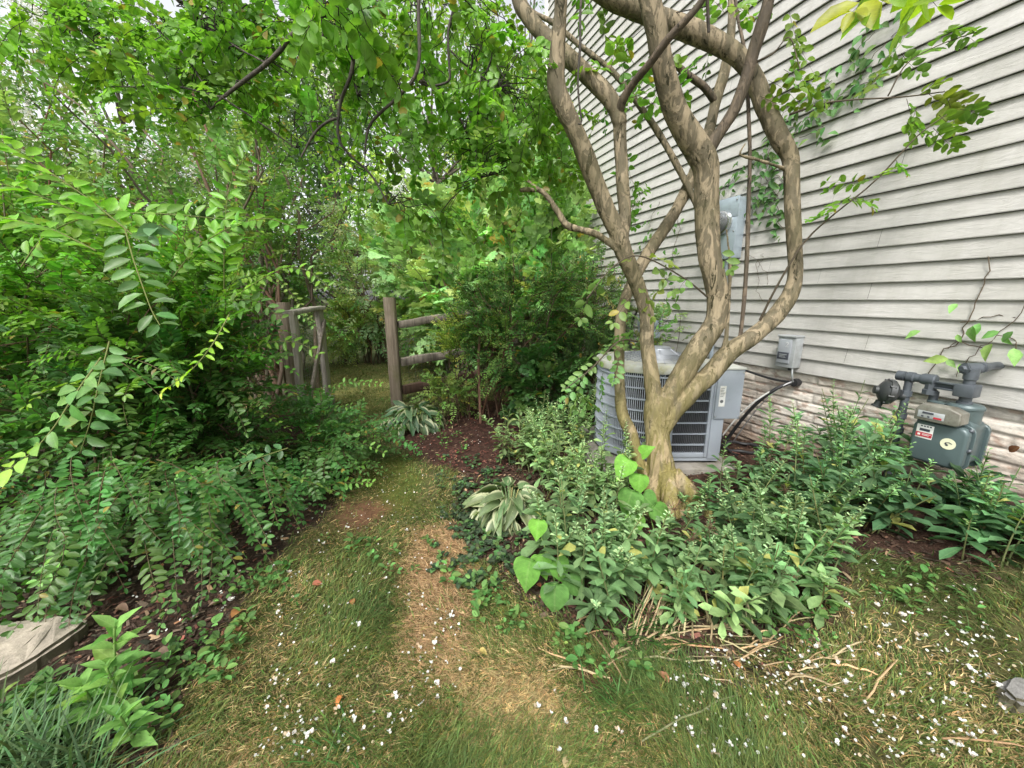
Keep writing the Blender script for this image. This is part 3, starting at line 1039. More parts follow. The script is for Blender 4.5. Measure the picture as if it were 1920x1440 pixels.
# small disconnect box low on the wall
q0, z0 = 1.845, 0.725
xf = wallxf(q0, z0, 0.016)
t = thing('disconnect_box', tuple(W(q0, z0 + .1, .05)), 'small light grey power disconnect box with dark label at the bottom of the siding', 'switch box')
mb = MB(xf); mb.box(-.062, .062, 0, .082, 0, .212, .006); mb.build('box', M_greybox, t)
mb = MB(xf); mb.box(-.066, .066, -.002, .094, .2125, .226, .005); mb.build('cap', M_greybox, t)
mb = MB(xf); c_ = mb.box(-.050, .040, .0825, .094, .030, .198, .005).build('door', M_boxside, t)
mb = MB(xf); mb.box(-.044, .034, .0945, .0965, .058, .108, .001); mb.build('label_plate', M_label, c_)
mb = MB(xf); mb.box(-.030, .022, .0967, .0972, .090, .094); mb.box(-.030, .010, .0967, .0972, .080, .083); mb.box(-.030, .016, .0967, .0972, .071, .074); mb.build('lettering', M_greybox, c_)
mb = MB(xf); mb.tube([(.002, .0945, .172), (.010, .0945, .180), (.020, .0945, .176), (.018, .0945, .164), (.004, .0945, .146), (.024, .0945, .148)], .0013, 6); mb.build('number_mark', M_white, c_)
mb = MB(xf); mb.lathe((.030, .05, -.018), (0, 0, 1), [(.014, 0), (.014, .02)], 12); mb.build('conduit_nut', M_black, t)

# pale utility box on the wall behind the trunk
q0, z0 = 3.32, 0.80
xf = wallxf(q0, z0, 0.016)
t = thing('utility_box', tuple(W(q0, z0 + .1, .05)), 'pale blue grey utility box on the siding behind the air conditioner', 'utility box')
mb = MB(xf); mb.box(-.13, .13, 0, .075, 0, .11, .006); mb.build('lower_cover', M_galv, t)
mb = MB(xf); mb.box(-.14, .14, 0, .085, .114, .235, .006); mb.build('upper_cover', M_galv, t)
mb = MB(xf); mb.box(-.145, .145, -.001, .092, .236, .25, .004); mb.build('lid', M_white, t)
mb = MB(); mb.tube([W(3.62, .45, .03), W(3.66, .7, .035), W(3.62, .95, .04), W(3.55, 1.1, .035), W(3.5, 1.06, .03)], .011, 8)
tag(mb.build('black_cable', M_black), 'short black cable hanging on the siding beside the utility box', 'cable')

# refrigerant line set: from the hole under the disconnect box down toward the air conditioner
t = thing('refrigerant_line', tuple(W(1.86, .55, .08)), 'black insulated pipe curving from the brick base down to the ground', 'pipe')
mb = MB(); mb.lathe(W(1.80, .615, -.03), (-NX, -NY, 0), [(.026, 0), (.030, .03), (.024, .05), (.028, .06)], 14); mb.build('wall_plug', M_black, t)
def bez(pts, n=16):
    pts = [Vector(p) for p in pts]
    out = []
    for i in range(n + 1):
        u = i / n; q = [p.copy() for p in pts]
        while len(q) > 1: q = [q[k].lerp(q[k + 1], u) for k in range(len(q) - 1)]
        out.append(q[0])
    return out
mb = MB(); mb.tube(bez([W(1.81, .61, .02), W(1.86, .60, .16), W(2.02, .38, .16), W(2.10, .20, .16), W(2.16, .03, .2)]), .0125, 12); mb.build('insulated_pipe', M_black, t)
mb = MB(); mb.tube(bez([W(1.80, .625, .02), W(1.82, .63, .13), W(1.98, .40, .135), W(2.05, .22, .14), W(2.12, .03, .17)]), .005, 8); mb.build('bare_pipe', M_silver, t)
mb = MB(); mb.tube(bez([W(1.815, .60, .02), W(1.88, .57, .19), W(2.05, .38, .18), W(2.14, .2, .18), W(2.2, .04, .22)]), .006, 8); mb.build('thin_pipe', M_white, t)
mb = MB(); mb.tube(bez([W(1.80, .62, .03), W(1.95, .60, .06), W(2.1, .64, .06), W(2.3, .66, .05), W(2.42, .70, .06)], 20), .009, 8)
tag(mb.build('black_cable', M_black), 'black cable running along the brick base to the air conditioner', 'cable')
mb = MB(); mb.tube(bez([W(1.80, .73, .07), W(1.77, .66, .10), W(1.80, .63, .05), W(1.81, .62, .02)], 10), .006, 8)
tag(mb.build('grey_wire', M_greybox), 'short grey wire looping below the small disconnect box', 'wire')

# ------------------------------------------------------------------ gas meter
M_gas = paint('gas_meter_enamel', (0.082, 0.115, 0.118), 0.36, 0.1, 0.10, (0.06, 0.075, 0.068), 8, dirt_lo=0.56)
M_gaspipe = paint('gas_pipe_paint', (0.080, 0.092, 0.105), 0.42, 0.15, 0.14, (0.045, 0.05, 0.054), 14)
M_regul = paint('regulator_paint', (0.038, 0.042, 0.043), 0.42, 0.15, 0.14, (0.06, 0.06, 0.055), 14)
M_index = paint('weathered_index_cover', (0.20, 0.195, 0.165), 0.35, 0.1, 0.2, (0.09, 0.07, 0.045), 18)
M_red = paint('red_label_band', (0.42, 0.03, 0.045), 0.5, 0, 0.1)
M_ivory = paint('ivory_sticker', (0.72, 0.72, 0.52), 0.55, 0, 0.06)

QG = 0.925
xf = wallxf(QG, 0.0, 0.0)
gm = thing('gas_meter', tuple(W(QG, .5, .2)), 'grey green gas meter with pipes and regulator hanging in front of brick base', 'gas meter')


def rrect(x0, x1, z0, z1, r, n=6):
    out = []
    for cx, cz, a0 in ((x1 - r, z1 - r, 0), (x0 + r, z1 - r, 90), (x0 + r, z0 + r, 180), (x1 - r, z0 + r, 270)):
        for i in range(n + 1):
            a = math.radians(a0 + 90 * i / n)
            out.append((cx + r * math.cos(a), cz + r * math.sin(a)))
    return out


# meter case: front diaphragm cover, middle body with tall neck, rear cover
mb = MB(xf); mb.prism(rrect(-.098, .098, .405, .612, .035), .255, .300, 'y', .014, 3); fc = mb.build('front_cover', M_gas, gm)
mb = MB(xf); mb.prism(rrect(-.106, .106, .398, .620, .04), .246, .2545, 'y', .002, 1); mb.build('flange', M_gas, gm)
mb = MB(xf); mb.prism(rrect(-.094, .094, .412, .640, .045), .135, .2455, 'y', .004, 2); mb.build('body', M_gas, gm)
mb = MB(xf); mb.prism(rrect(-.106, .106, .398, .620, .04), .126, .1345, 'y', .002, 1); mb.build('rear_flange', M_gas, gm)
mb = MB(xf); mb.prism(rrect(-.098, .098, .405, .612, .035), .075, .1255, 'y', .016, 3); mb.build('rear_cover', M_gas, gm)
mb = MB(xf); mb.lathe((.024, .185, .60), (0, 0, 1), [(.062, 0), (.062, .085), (.066, .088), (.066, .098), (.058, .108), (.03, .112)], 30); mb.build('neck', M_gas, gm)
mb = MB(xf); mb.lathe((-.062, .185, .60), (0, 0, 1), [(.045, 0), (.045, .085), (.048, .088), (.048, .098), (.03, .104)], 26); mb.build('inlet_neck', M_gas, gm)
for a_, z_ in ((-.09, .60), (.0, .612), (.09, .60), (-.1, .505), (.1, .505), (-.085, .410), (-.03, .403), (.03, .403), (.085, .410)):
    mb = MB(xf); mb.lathe((a_, .2550, z_), (0, 1, 0), [(.009, 0), (.009, .012), (.005, .016), (.005, .024)], 8); mb.build('bolt', M_gaspipe, gm)
# index (dial housing) on the upper front
mb = MB(xf); mb.prism([(-.088, .618), (.062, .618), (.075, .632), (.072, .682), (.03, .700), (-.07, .700), (-.09, .672)], .2565, .335, 'y', .008, 3); ix = mb.build('index_housing', M_index, gm)
mb = MB(xf); mb.box(-.075, .020, .3356, .3374, .634, .668, .001); mb.build('window', M_greybox, ix)
mb = MB(xf); mb.box(-.058, -.018, .3378, .3388, .655, .664); mb.box(-.060, -.052, .3378, .3388, .638, .645); mb.box(-.038, -.030, .3378, .3388, .638, .645); mb.build('dial', M_label, ix)
mb = MB(xf); mb.box(-.016, .012, .3378, .3388, .637, .646); mb.build('red_mark', M_red, ix)
# label and round sticker on the front cover
mb = MB(xf); mb.box(-.080, -.018, .3004, .3020, .523, .592, .001); lb = mb.build('label', M_white, fc)
mb = MB(xf); mb.box(-.0785, -.0195, .3023, .3030, .531, .553); mb.build('red_band', M_red, lb)
mb = MB(xf)
for k in range(4): mb.box(-.066 + .011 * k, -.059 + .011 * k, .3023, .3030, .582, .588)
mb.box(-.068, -.030, .3023, .3030, .560, .573)
mb.build('print', M_label, lb)
mb = MB(xf); mb.box(-.055, -.024, .3032, .3036, .545, .5475); mb.box(-.055, -.03, .3032, .3036, .539, .5415); mb.box(-.072, -.062, .3032, .3036, .537, .547); mb.build('print_line', M_white, lb)
mb = MB(xf); mb.lathe((.040, .3004, .525), (0, 1, 0), [(.027, 0), (.027, .0015)], 28); sk = mb.build('sticker', M_ivory, fc)
mb = MB(xf)
mb.tube([(.030, .3025, .528), (.036, .3025, .531), (.044, .3025, .533), (.050, .3025, .530), (.054, .3025, .527)], .0016, 6)
mb.lathe((.038, .3020, .519), (0, 1, 0), [(.0045, 0), (.0045, .0012)], 10); mb.lathe((.033, .3020, .524), (0, 1, 0), [(.0035, 0), (.0035, .0012)], 10)
mb.build('emblem', M_label, sk)
# pipes: riser and regulator at the left, meter bar above, tee and stub into the wall at the right
RA, IA, OA, HZ = -.185, -.098, .024, .800
mb = MB(xf); mb.tube([(RA, .215, .10), (RA, .215, HZ)], .017, 14)
for z_ in (.34, .50, .58, .70): mb.lathe((RA, .215, z_), (0, 0, 1), [(.018, -.001), (.024, 0), (.024, .028), (.018, .029)], 8)
mb.build('riser_pipe', M_gaspipe, gm)
mb = MB(xf); mb.tube([(RA - .025, .215, HZ + .002), (IA + .01, .215, HZ + .002)], .021, 14); mb.lathe((RA - .04, .215, HZ + .002), (1, 0, 0), [(.018, -.012), (.026, -.01), (.026, .022), (.022, .023)], 12)
mb.lathe((RA - .012, .215, HZ + .002), (1, 0, 0), [(.022, 0), (.027, .004), (.027, .030), (.022, .034)], 12)
mb.lathe((IA - .04, .215, HZ + .002), (1, 0, 0), [(.026, 0), (.029, .01), (.029, .05), (.024, .055)], 12); mb.lathe((IA, .215, HZ), (0, 0, -1), [(.024, 0), (.024, .045), (.030, .047), (.030, .070)], 8)
mb.lathe((IA + .01, .195, .695), (0, 0, 1), [(.018, 0), (.018, .05)], 12)
mb.build('inlet_pipe', M_gaspipe, gm)
mb = MB(xf); mb.box(IA + .02, OA + .005, .212, .221, .765, .803, .002); mb.box(IA + .02, OA + .005, .2215, .240, .795, .803, .001); mb.box(IA + .02, OA + .005, .2215, .240, .765, .773, .001); mb.lathe((-.03, .2215, .785), (0, 1, 0), [(.005, 0), (.005, .002)], 10); mb.build('meter_bar', M_gaspipe, gm)
mb = MB(xf); mb.lathe((OA, .20, .705), (0, 0, 1), [(.028, 0), (.028, .016), (.022, .018), (.022, .05)], 14); mb.box(OA - .035, OA + .035, .168, .244, .745, .806, .006); mb.lathe((OA, .205, .806), (0, 0, 1), [(.021, 0), (.021, .022), (.026, .023), (.026, .05), (.025, .075)], 14)
mb.tube([(OA - .02, .222, .878), (OA + .005, .17, .880)], .027, 14); mb.lathe((OA - .018, .222, .878), (-.35, .93, 0), [(.026, -.02), (.026, .008), (.017, .010), (.013, .022)], 6)
mb.build('outlet_pipe', M_gaspipe, gm)
mb = MB(xf); mb.tube([(OA + .004, .19, .88), (OA + .012, .10, .884), (OA + .014, .004, .886)], .019, 14); mb.lathe((OA + .008, .14, .883), (0, -1, 0), [(.020, -.02), (.025, -.018), (.025, .012), (.020, .014)], 12); mb.build('wall_pipe', M_gaspipe, gm)
# regulator: disc housing facing left-forward, with outlet and vent
ax = Vector((-.72, .66, .12))
c0 = Vector((-.238, .265, .715))
mb = MB(xf)
mb.lathe(c0, ax, [(.028, -.04), (.045, -.032), (.064, -.016), (.064, -.003), (.070, -.002), (.070, .010), (.064, .011), (.056, .024), (.036, .038), (.022, .044), (.022, .058), (.017, .06)], 30)
axn = ax.normalized()
for k in range(8):
    a = 2 * PI * k / 8 + .2
    u = axn.cross(Vector((0, 0, 1))).normalized(); v_ = axn.cross(u)
    mb.lathe(c0 + (u * math.cos(a) + v_ * math.sin(a)) * .066 - axn * .007, ax, [(.007, 0), (.007, .024)], 6)
mb.tube([c0 - axn * .03, (RA - .02, .225, .700), (RA, .215, .697)], [.030, .026, .024], 14)
mb.lathe(c0 + Vector((-.02, .01, -.055)), (-.3, .2, -1), [(.018, 0), (.018, .026), (.023, .028), (.023, .036)], 12)
mb.build('regulator', M_regul, gm)

# ------------------------------------------------------------------ air conditioner
M_ac = paint('ac_grey_enamel', (0.335, 0.37, 0.42), 0.42, 0.1, 0.06, (0.24, 0.27, 0.28), 5, dirt_lo=0.55)
M_acrim = paint('ac_rim_weathered', (0.50, 0.51, 0.47), 0.5, 0.05, 0.08, (0.38, 0.36, 0.17), 6, dirt_lo=0.50)
M_acmoss = paint('ac_grille_mossy', (0.47, 0.51, 0.57), 0.5, 0.1, 0.08, (0.26, 0.29, 0.15), 3, dirt_lo=0.52)
M_core = paint('ac_coil', (0.040, 0.037, 0.038), 0.6, 0.2, 0.4, None, 60)
M_fanmetal = paint('fan_guard', (0.30, 0.32, 0.35), 0.4, 0.4, 0.1)
M_conc = paint('concrete_pad', (0.26, 0.24, 0.21), 0.9, 0, 0.2, (0.12, 0.11, 0.07), 8, 0.3)

AX0, AX1, AY0, AY1, AR = 0.655, 1.425, 2.487, 3.257, 0.36
AZ0, AZ1 = 0.10, 0.745


def ac_outline(ins=0.0, n=10):
    """plan outline, counter-clockwise, starting at the square front corner"""
    x0, x1, y0, y1 = AX0 + ins, AX1 - ins, AY0 + ins, AY1 - ins
    r = AR - ins
    out = [(x1, y0)]
    for cx, cy, a0 in ((x1 - r, y1 - r, 0), (x0 + r, y1 - r, 90), (x0 + r, y0 + r, 180)):
        for i in range(n + 1):
            a = math.radians(a0 + 90 * i / n)
            out.append((cx + r * math.cos(a), cy + r * math.sin(a)))
    return out


def resample(poly, step):
    out = []
    n = len(poly)
    for i in range(n):
        a = Vector(poly[i]); b = Vector(poly[(i + 1) % n])
        m = max(1, int(round((b - a).length / step)))
        for k in range(m): out.append(a.lerp(b, k / m))
    return out


acx, acy = (AX0 + AX1) / 2, (AY0 + AY1) / 2
zpad = gzf(acx, acy)
mb = MB(); mb.box(AX0 - .10, AX1 + .10, AY0 - .09, AY1 + .05, zpad - .12, 0.082, .008)
tag(mb.build('concrete_pad', M_conc), 'flat concrete pad under the air conditioner', 'pad')
ac = thing('air_conditioner', (acx, acy, 0.084), 'grey outdoor air conditioner with rounded louvred sides standing behind the tree trunk', 'air conditioner')
ol = ac_outline()
for fx, fy in ((AX0 + .2, AY0 + .12), (AX1 - .06, AY0 + .06), (AX1 - .12, AY1 - .14), (AX0 + .14, AY1 - .2)):
    mb = MB(); mb.box(fx - .03, fx + .03, fy - .03, fy + .03, .0825, .1); mb.build('foot', M_black, ac)
mb = MB(); mb.prism(ac_outline(.002), AZ0, AZ0 + .055, 'z', .004, 1); mb.build('base_pan', M_ac, ac)
mb = MB(); mb.prism(ac_outline(.045), AZ0 + .056, AZ1 - .04, 'z'); mb.build('coil', M_core, ac)
mb = MB(); mb.prism(ac_outline(-.006), AZ1 - .035, AZ1 + .022, 'z', .008, 2); rim = mb.build('top_panel', M_acrim, ac)
# louvre grille: vertical slats behind horizontal hoops
pts = resample(ac_outline(.014), .0125)
front = lambda p: p.y < AY0 + .03 and p.x > AX0 + AR
mbf = MB(); mbs = MB()
for i, p in enumerate(pts):
    nx2 = pts[(i + 1) % len(pts)]; d_ = (nx2 - p).normalized(); nn = Vector((d_.y, -d_.x))
    if p.x > 1.315 and p.y < AY0 + .3: continue
    a, b = p - d_ * .002 - nn * .004, p + d_ * .002 + nn * .004
    tgt = mbf if front(p) else mbs
    o = len(tgt.v)
    c1 = [p - d_ * .0017 - nn * .006, p + d_ * .0017 - nn * .006, p + d_ * .0017 + nn * .006, p - d_ * .0017 + nn * .006]
    for zz_ in (AZ0 + .05, AZ1 - .03):
        tgt.v += [Vector((c.x, c.y, zz_)) for c in c1]
    tgt.f += [[o, o + 1, o + 5, o + 4], [o + 1, o + 2, o + 6, o + 5], [o + 2, o + 3, o + 7, o + 6], [o + 3, o, o + 4, o + 7]]
M_slat = paint('dark_slat', (0.12, 0.125, 0.135), 0.5, 0.1, 0.1)
mbf.build('front_slats', M_slat, ac)
mbs.build('side_slats', M_acmoss, ac)
hoop = [Vector((p.x, p.y, 0)) for p in resample(ac_outline(.004), .05)]
mb = MB()
for k in range(7):
    z_ = AZ0 + .115 + k * .078
    o = len(mb.v); n_ = len(hoop)
    inn = [Vector((p.x, p.y, 0)) for p in resample(ac_outline(.018), .05)]
    m_ = min(len(inn), n_)
    hp = ac_outline(.001); hi = ac_outline(.016); m_ = len(hp)
    for (xa, ya), (xb, yb) in zip(hp, hi):
        mb.v += [Vector((xa, ya, z_)), Vector((xa, ya, z_ + .009)), Vector((xb, yb, z_ + .009)), Vector((xb, yb, z_))]
    for i in range(m_):
        j = (i + 1) % m_
        for s in range(4):
            mb.f.append([o + i * 4 + s, o + i * 4 + (s + 1) % 4, o + j * 4 + (s + 1) % 4, o + j * 4 + s])
mb.build('louvre_bars', M_ac, ac)
mb = MB(); mb.box(1.055, 1.092, AY0 - .006, AY0 + .02, AZ0 + .03, AZ1 - .03, .004); mb.build('corner_post', M_ac, ac)
mb = MB(); mb.box(1.345, AX1 + .004, AY0 - .007, AY0 + .40, AZ0 + .02, AZ1 - .036, .004); mb.build('side_panel', M_ac, ac)
mb = MB(); mb.box(1.322, 1.343, AY0 - .006, AY0 + .02, AZ0 + .03, AZ1 - .03, .003); mb.box(1.094, 1.321, AY0 - .006, AY0 + .018, AZ0 + .03, AZ0 + .062, .003); mb.build('frame', M_ac, ac)
mb = MB(); mb.box(1.352, 1.525, AY0 - .020, AY0 + .36, .412, AZ1 + .002, .006); ep = mb.build('electrical_panel', M_ac, ac)
mb = MB(); mb.box(1.348, 1.530, AY0 - .026, AY0 + .365, AZ1 + .0025, AZ1 + .018, .004); mb.build('panel_cap', M_acrim, ep)
mb = MB(); mb.box(1.372, 1.412, AY0 - .0222, AY0 - .0206, .50, .64); st = mb.build('sticker', M_white, ep)
mb = MB(); mb.lathe((1.390, AY0 - .0225, .535), (0, -1, 0), [(.011, 0), (.011, .0008)], 18); mb.build('round_mark', M_slat, st)
mb = MB()
for k in range(6): mb.box(1.377, 1.396 + .003 * (k % 3), AY0 - .0232, AY0 - .0225, .568 + k * .0105, .571 + k * .0105)
mb.build('print', M_slat, st)
for x_, z_ in ((1.36, .43), (1.515, .43), (1.36, .73), (1.515, .73)):
    mb = MB(); mb.lathe((x_, AY0 - .0205, z_), (0, -1, 0), [(.005, 0), (.005, .003)], 8); mb.build('screw', M_silver, ep)
# fan guard and motor cap on the top
fcx, fcy = 1.105, 2.87
mb = MB()
for k in range(10):
    r_ = .10 + .023 * k; zz_ = AZ1 + .068 - .0042 * k
    mb.tube([(fcx + r_ * math.cos(2 * PI * i / 40), fcy + r_ * math.sin(2 * PI * i / 40), zz_) for i in range(41)], .0028, 5, False)
for k in range(28):
    a = 2 * PI * k / 28
    mb.tube([(fcx + .07 * math.cos(a), fcy + .07 * math.sin(a), AZ1 + .070), (fcx + .315 * math.cos(a), fcy + .315 * math.sin(a), AZ1 + .022)], .0026, 5)
mb.build('fan_guard', M_fanmetal, ac)
mb = MB(); mb.lathe((fcx, fcy, AZ1 + .0235), (0, 0, 1), [(.16, .018), (.158, .024), (.085, .068), (.082, .074), (.076, .076)], 36)
mb.lathe((fcx, fcy, AZ1 + .100), (0, 0, 1), [(.079, 0), (.079, .004), (.072, .006)], 30)
for k in range(6):
    a = 2 * PI * k / 6 + .2
    mb.tube([(fcx + .158 * math.cos(a), fcy + .158 * math.sin(a), AZ1 + .050), (fcx + .085 * math.cos(a), fcy + .085 * math.sin(a), AZ1 + .094)], .004, 6)
mb.build('motor_cap', M_fanmetal, ac)
mb = MB(); mb.tube(bez([(1.45, AY0 + .1, .41), (1.46, AY0 + .06, .25), (1.50, AY0 + .05, .14), (1.62, AY0 + .1, .10)]), .006, 8); mb.build('whip_cable', M_black, ac)
mb = MB(); c_ = Vector((1.72, 2.72, gzf(1.72, 2.72)))
mb.tube([c_ + Vector((.13 * math.cos(2 * PI * i / 30), .10 * math.sin(2 * PI * i / 30), .025 + .006 * math.sin(i))) for i in range(34)], .012, 10)
tag(mb.build('drain_hose', M_black), 'coiled black hose on the soil between the air conditioner and wall', 'hose')

# ------------------------------------------------------------------ the crepe myrtle in front of the wall
def smooth_path(pix, step=0.02):
    """pix: (u, v, depth, width in photo px) -> smooth points and radii"""
    pts = np.array([tuple(P(u, v, t)) + (w * t / F / 2,) for u, v, t, w in pix])
    n = len(pts)
    out = []
    ext = np.vstack([2 * pts[0] - pts[1], pts, 2 * pts[-1] - pts[-2]])
    for i in range(n - 1):
        p0, p1, p2, p3 = ext[i:i + 4]
        m = max(2, int(np.linalg.norm(p2[:3] - p1[:3]) / step))
        for k in range(m):
            t = k / m
            out.append(0.5 * ((2 * p1) + (-p0 + p2) * t + (2 * p0 - 5 * p1 + 4 * p2 - p3) * t ** 2 + (-p0 + 3 * p1 - 3 * p2 + p3) * t ** 3))
    out.append(pts[-1])
    out = np.array(out)
    return out[:, :3], np.maximum(out[:, 3] * 0.93, 0.002)


STEM = dict(
    base=[(1262, 962, 2.28, 100), (1254, 930, 2.29, 82), (1243, 895, 2.29, 58), (1236, 850, 2.29, 49), (1231, 800, 2.29, 47), (1233, 770, 2.29, 54), (1240, 745, 2.29, 58)],
    a=[(1236, 785, 2.29, 36), (1228, 752, 2.28, 34), (1221, 700, 2.26, 30), (1213, 644, 2.24, 27), (1212, 589, 2.22, 28), (1196, 537, 2.18, 30), (1174, 485, 2.13, 33), (1160, 447, 2.10, 37)],
    a1=[(1166, 460, 2.1, 32), (1155, 430, 2.09, 36), (1133, 383, 2.06, 35), (1107, 317, 2.01, 36), (1085, 260, 1.97, 35), (1060, 207, 1.92, 36), (1043, 160, 1.89, 37), (1045, 100, 1.85, 32), (1050, 33, 1.80, 28), (1053, -60, 1.73, 27), (1040, -180, 1.66, 25)],
    a2=[(1165, 450, 2.1, 28), (1172, 407, 2.1, 24), (1168, 350, 2.1, 25), (1163, 267, 2.08, 25), (1162, 217, 2.06, 27)],
    a2a=[(1164, 235, 2.06, 26), (1145, 187, 2.05, 32), (1103, 143, 2.05, 33), (1060, 103, 2.07, 33), (1017, 63, 2.10, 31), (987, 27, 2.12, 30), (972, -5, 2.12, 29), (955, -90, 2.08, 27), (930, -200, 2.0, 25)],
    b=[(1243, 775, 2.29, 36), (1257, 738, 2.27, 38), (1285, 693, 2.25, 44), (1313, 648, 2.22, 45), (1340, 606, 2.2, 42), (1346, 565, 2.18, 41), (1341, 526, 2.16, 41), (1331, 485, 2.14, 43), (1327, 440, 2.13, 46), (1325, 395, 2.12, 47), (1325, 350, 2.1, 47), (1322, 307, 2.07, 50), (1298, 264, 2.03, 52), (1270, 217, 1.98, 48), (1253, 167, 1.93, 44), (1241, 117, 1.89, 42), (1233, 67, 1.85, 42), (1224, 27, 1.82, 43), (1215, -20, 1.79, 42), (1200, -120, 1.72, 38)],
    b2=[(1318, 300, 2.07, 30), (1335, 270, 2.05, 26), (1353, 243, 2.03, 22), (1377, 205, 2.0, 23), (1398, 150, 1.96, 23), (1414, 93, 1.92, 24), (1430, 43, 1.88, 25), (1441, 0, 1.85, 22), (1455, -80, 1.80, 20)],
    c=[(1234, 812, 2.29, 40), (1256, 772, 2.285, 44), (1278, 752, 2.275, 40), (1302, 728, 2.26, 38), (1333, 700, 2.24, 38), (1368, 660, 2.22, 37), (1410, 632, 2.19, 33), (1450, 596, 2.17, 32), (1482, 552, 2.15, 30), (1491, 510, 2.14, 27), (1489, 450, 2.12, 27), (1486, 383, 2.11, 28), (1484, 333, 2.10, 28), (1481, 293, 2.10, 31), (1462, 258, 2.09, 36), (1440, 213, 2.08, 34), (1420, 163, 2.07, 34), (1402, 127, 2.06, 34), (1377, 101, 2.06, 36), (1343, 80, 2.06, 38), (1300, 60, 2.06, 40), (1253, 42, 2.05, 40), (1193, 18, 2.03, 38), (1147, -2, 2.0, 36), (1090, -40, 1.95, 33), (1020, -110, 1.88, 30)],
    d=[(1215, 900, 2.33, 26), (1197, 862, 2.35, 23), (1184, 815, 2.36, 26), (1167, 776, 2.37, 23), (1162, 728, 2.38, 21), (1161, 676, 2.39, 21), (1163, 606, 2.4, 22), (1172, 562, 2.42, 22), (1194, 512, 2.43, 24), (1222, 464, 2.43, 25), (1260, 407, 2.44, 24), (1295, 340, 2.45, 23), (1325, 262, 2.46, 21), (1343, 187, 2.47, 21), (1358, 135, 2.47, 20), (1371, 60, 2.46, 16), (1372, -40, 2.44, 15)],
    d2=[(1312, 405, 2.38, 12), (1300, 372, 2.39, 12), (1273, 317, 2.4, 13), (1237, 253, 2.4, 13), (1193, 190, 2.4, 12), (1147, 133, 2.4, 11), (1093, 90, 2.4, 11), (1037, 43, 2.4, 10), (1000, 23, 2.4, 9), (950, -20, 2.4, 8)],
    d3=[(1340, 190, 2.46, 14), (1320, 163, 2.42, 14), (1293, 143, 2.4, 13), (1263, 117, 2.38, 12), (1235, 85, 2.36, 11)],
    a2b=[(1160, 215, 2.05, 17), (1168, 188, 2.0, 17), (1187, 157, 1.94, 15), (1220, 117, 1.84, 15), (1253, 73, 1.76, 15), (1287, 37, 1.70, 14), (1317, 0, 1.66, 13), (1350, -60, 1.6, 12)],
    g=[(1158, 470, 2.1, 14), (1150, 462, 2.1, 12), (1120, 440, 2.09, 14), (1087, 430, 2.08, 13), (1062, 422, 2.08, 13), (1043, 393, 2.07, 12), (1022, 364, 2.06, 11), (1000, 350, 2.05, 10), (980, 330, 2.05, 7)],
    g2=[(1004, 357, 2.05, 9), (985, 355, 2.03, 10), (975, 358, 2.02, 9)],
    e=[(1386, 640, 2.2, 9), (1390, 615, 2.2, 7.5), (1396, 554, 2.18, 8), (1401, 470, 2.17, 8), (1403, 400, 2.16, 8), (1406, 300, 2.14, 7), (1404, 225, 2.13, 7), (1398, 110, 2.2, 6.5), (1385, 40, 2.2, 6), (1375, -30, 2.2, 6)],
    e2=[(1352, 668, 2.22, 12), (1361, 637, 2.21, 10), (1366, 571, 2.2, 8), (1369, 500, 2.19, 6), (1362, 430, 2.2, 4)],
    s1=[(1470, 316, 2.1, 9), (1450, 309, 2.07, 7), (1415, 298, 2.05, 7), (1390, 292, 2.04, 6), (1388, 285, 2.03, 5), (1398, 268, 2.02, 4)],
    r1=[(1262, 885, 2.24, 30), (1285, 912, 2.2, 34), (1318, 948, 2.16, 26), (1335, 975, 2.12, 16)],
    r2=[(1236, 890, 2.28, 34), (1222, 930, 2.25, 34), (1210, 968, 2.2, 24)],
    r3=[(1250, 890, 2.24, 40), (1258, 935, 2.17, 40), (1262, 975, 2.1, 28)],
    r4=[(1240, 895, 2.34, 40), (1240, 930, 2.42, 34), (1240, 950, 2.5, 20)],
)
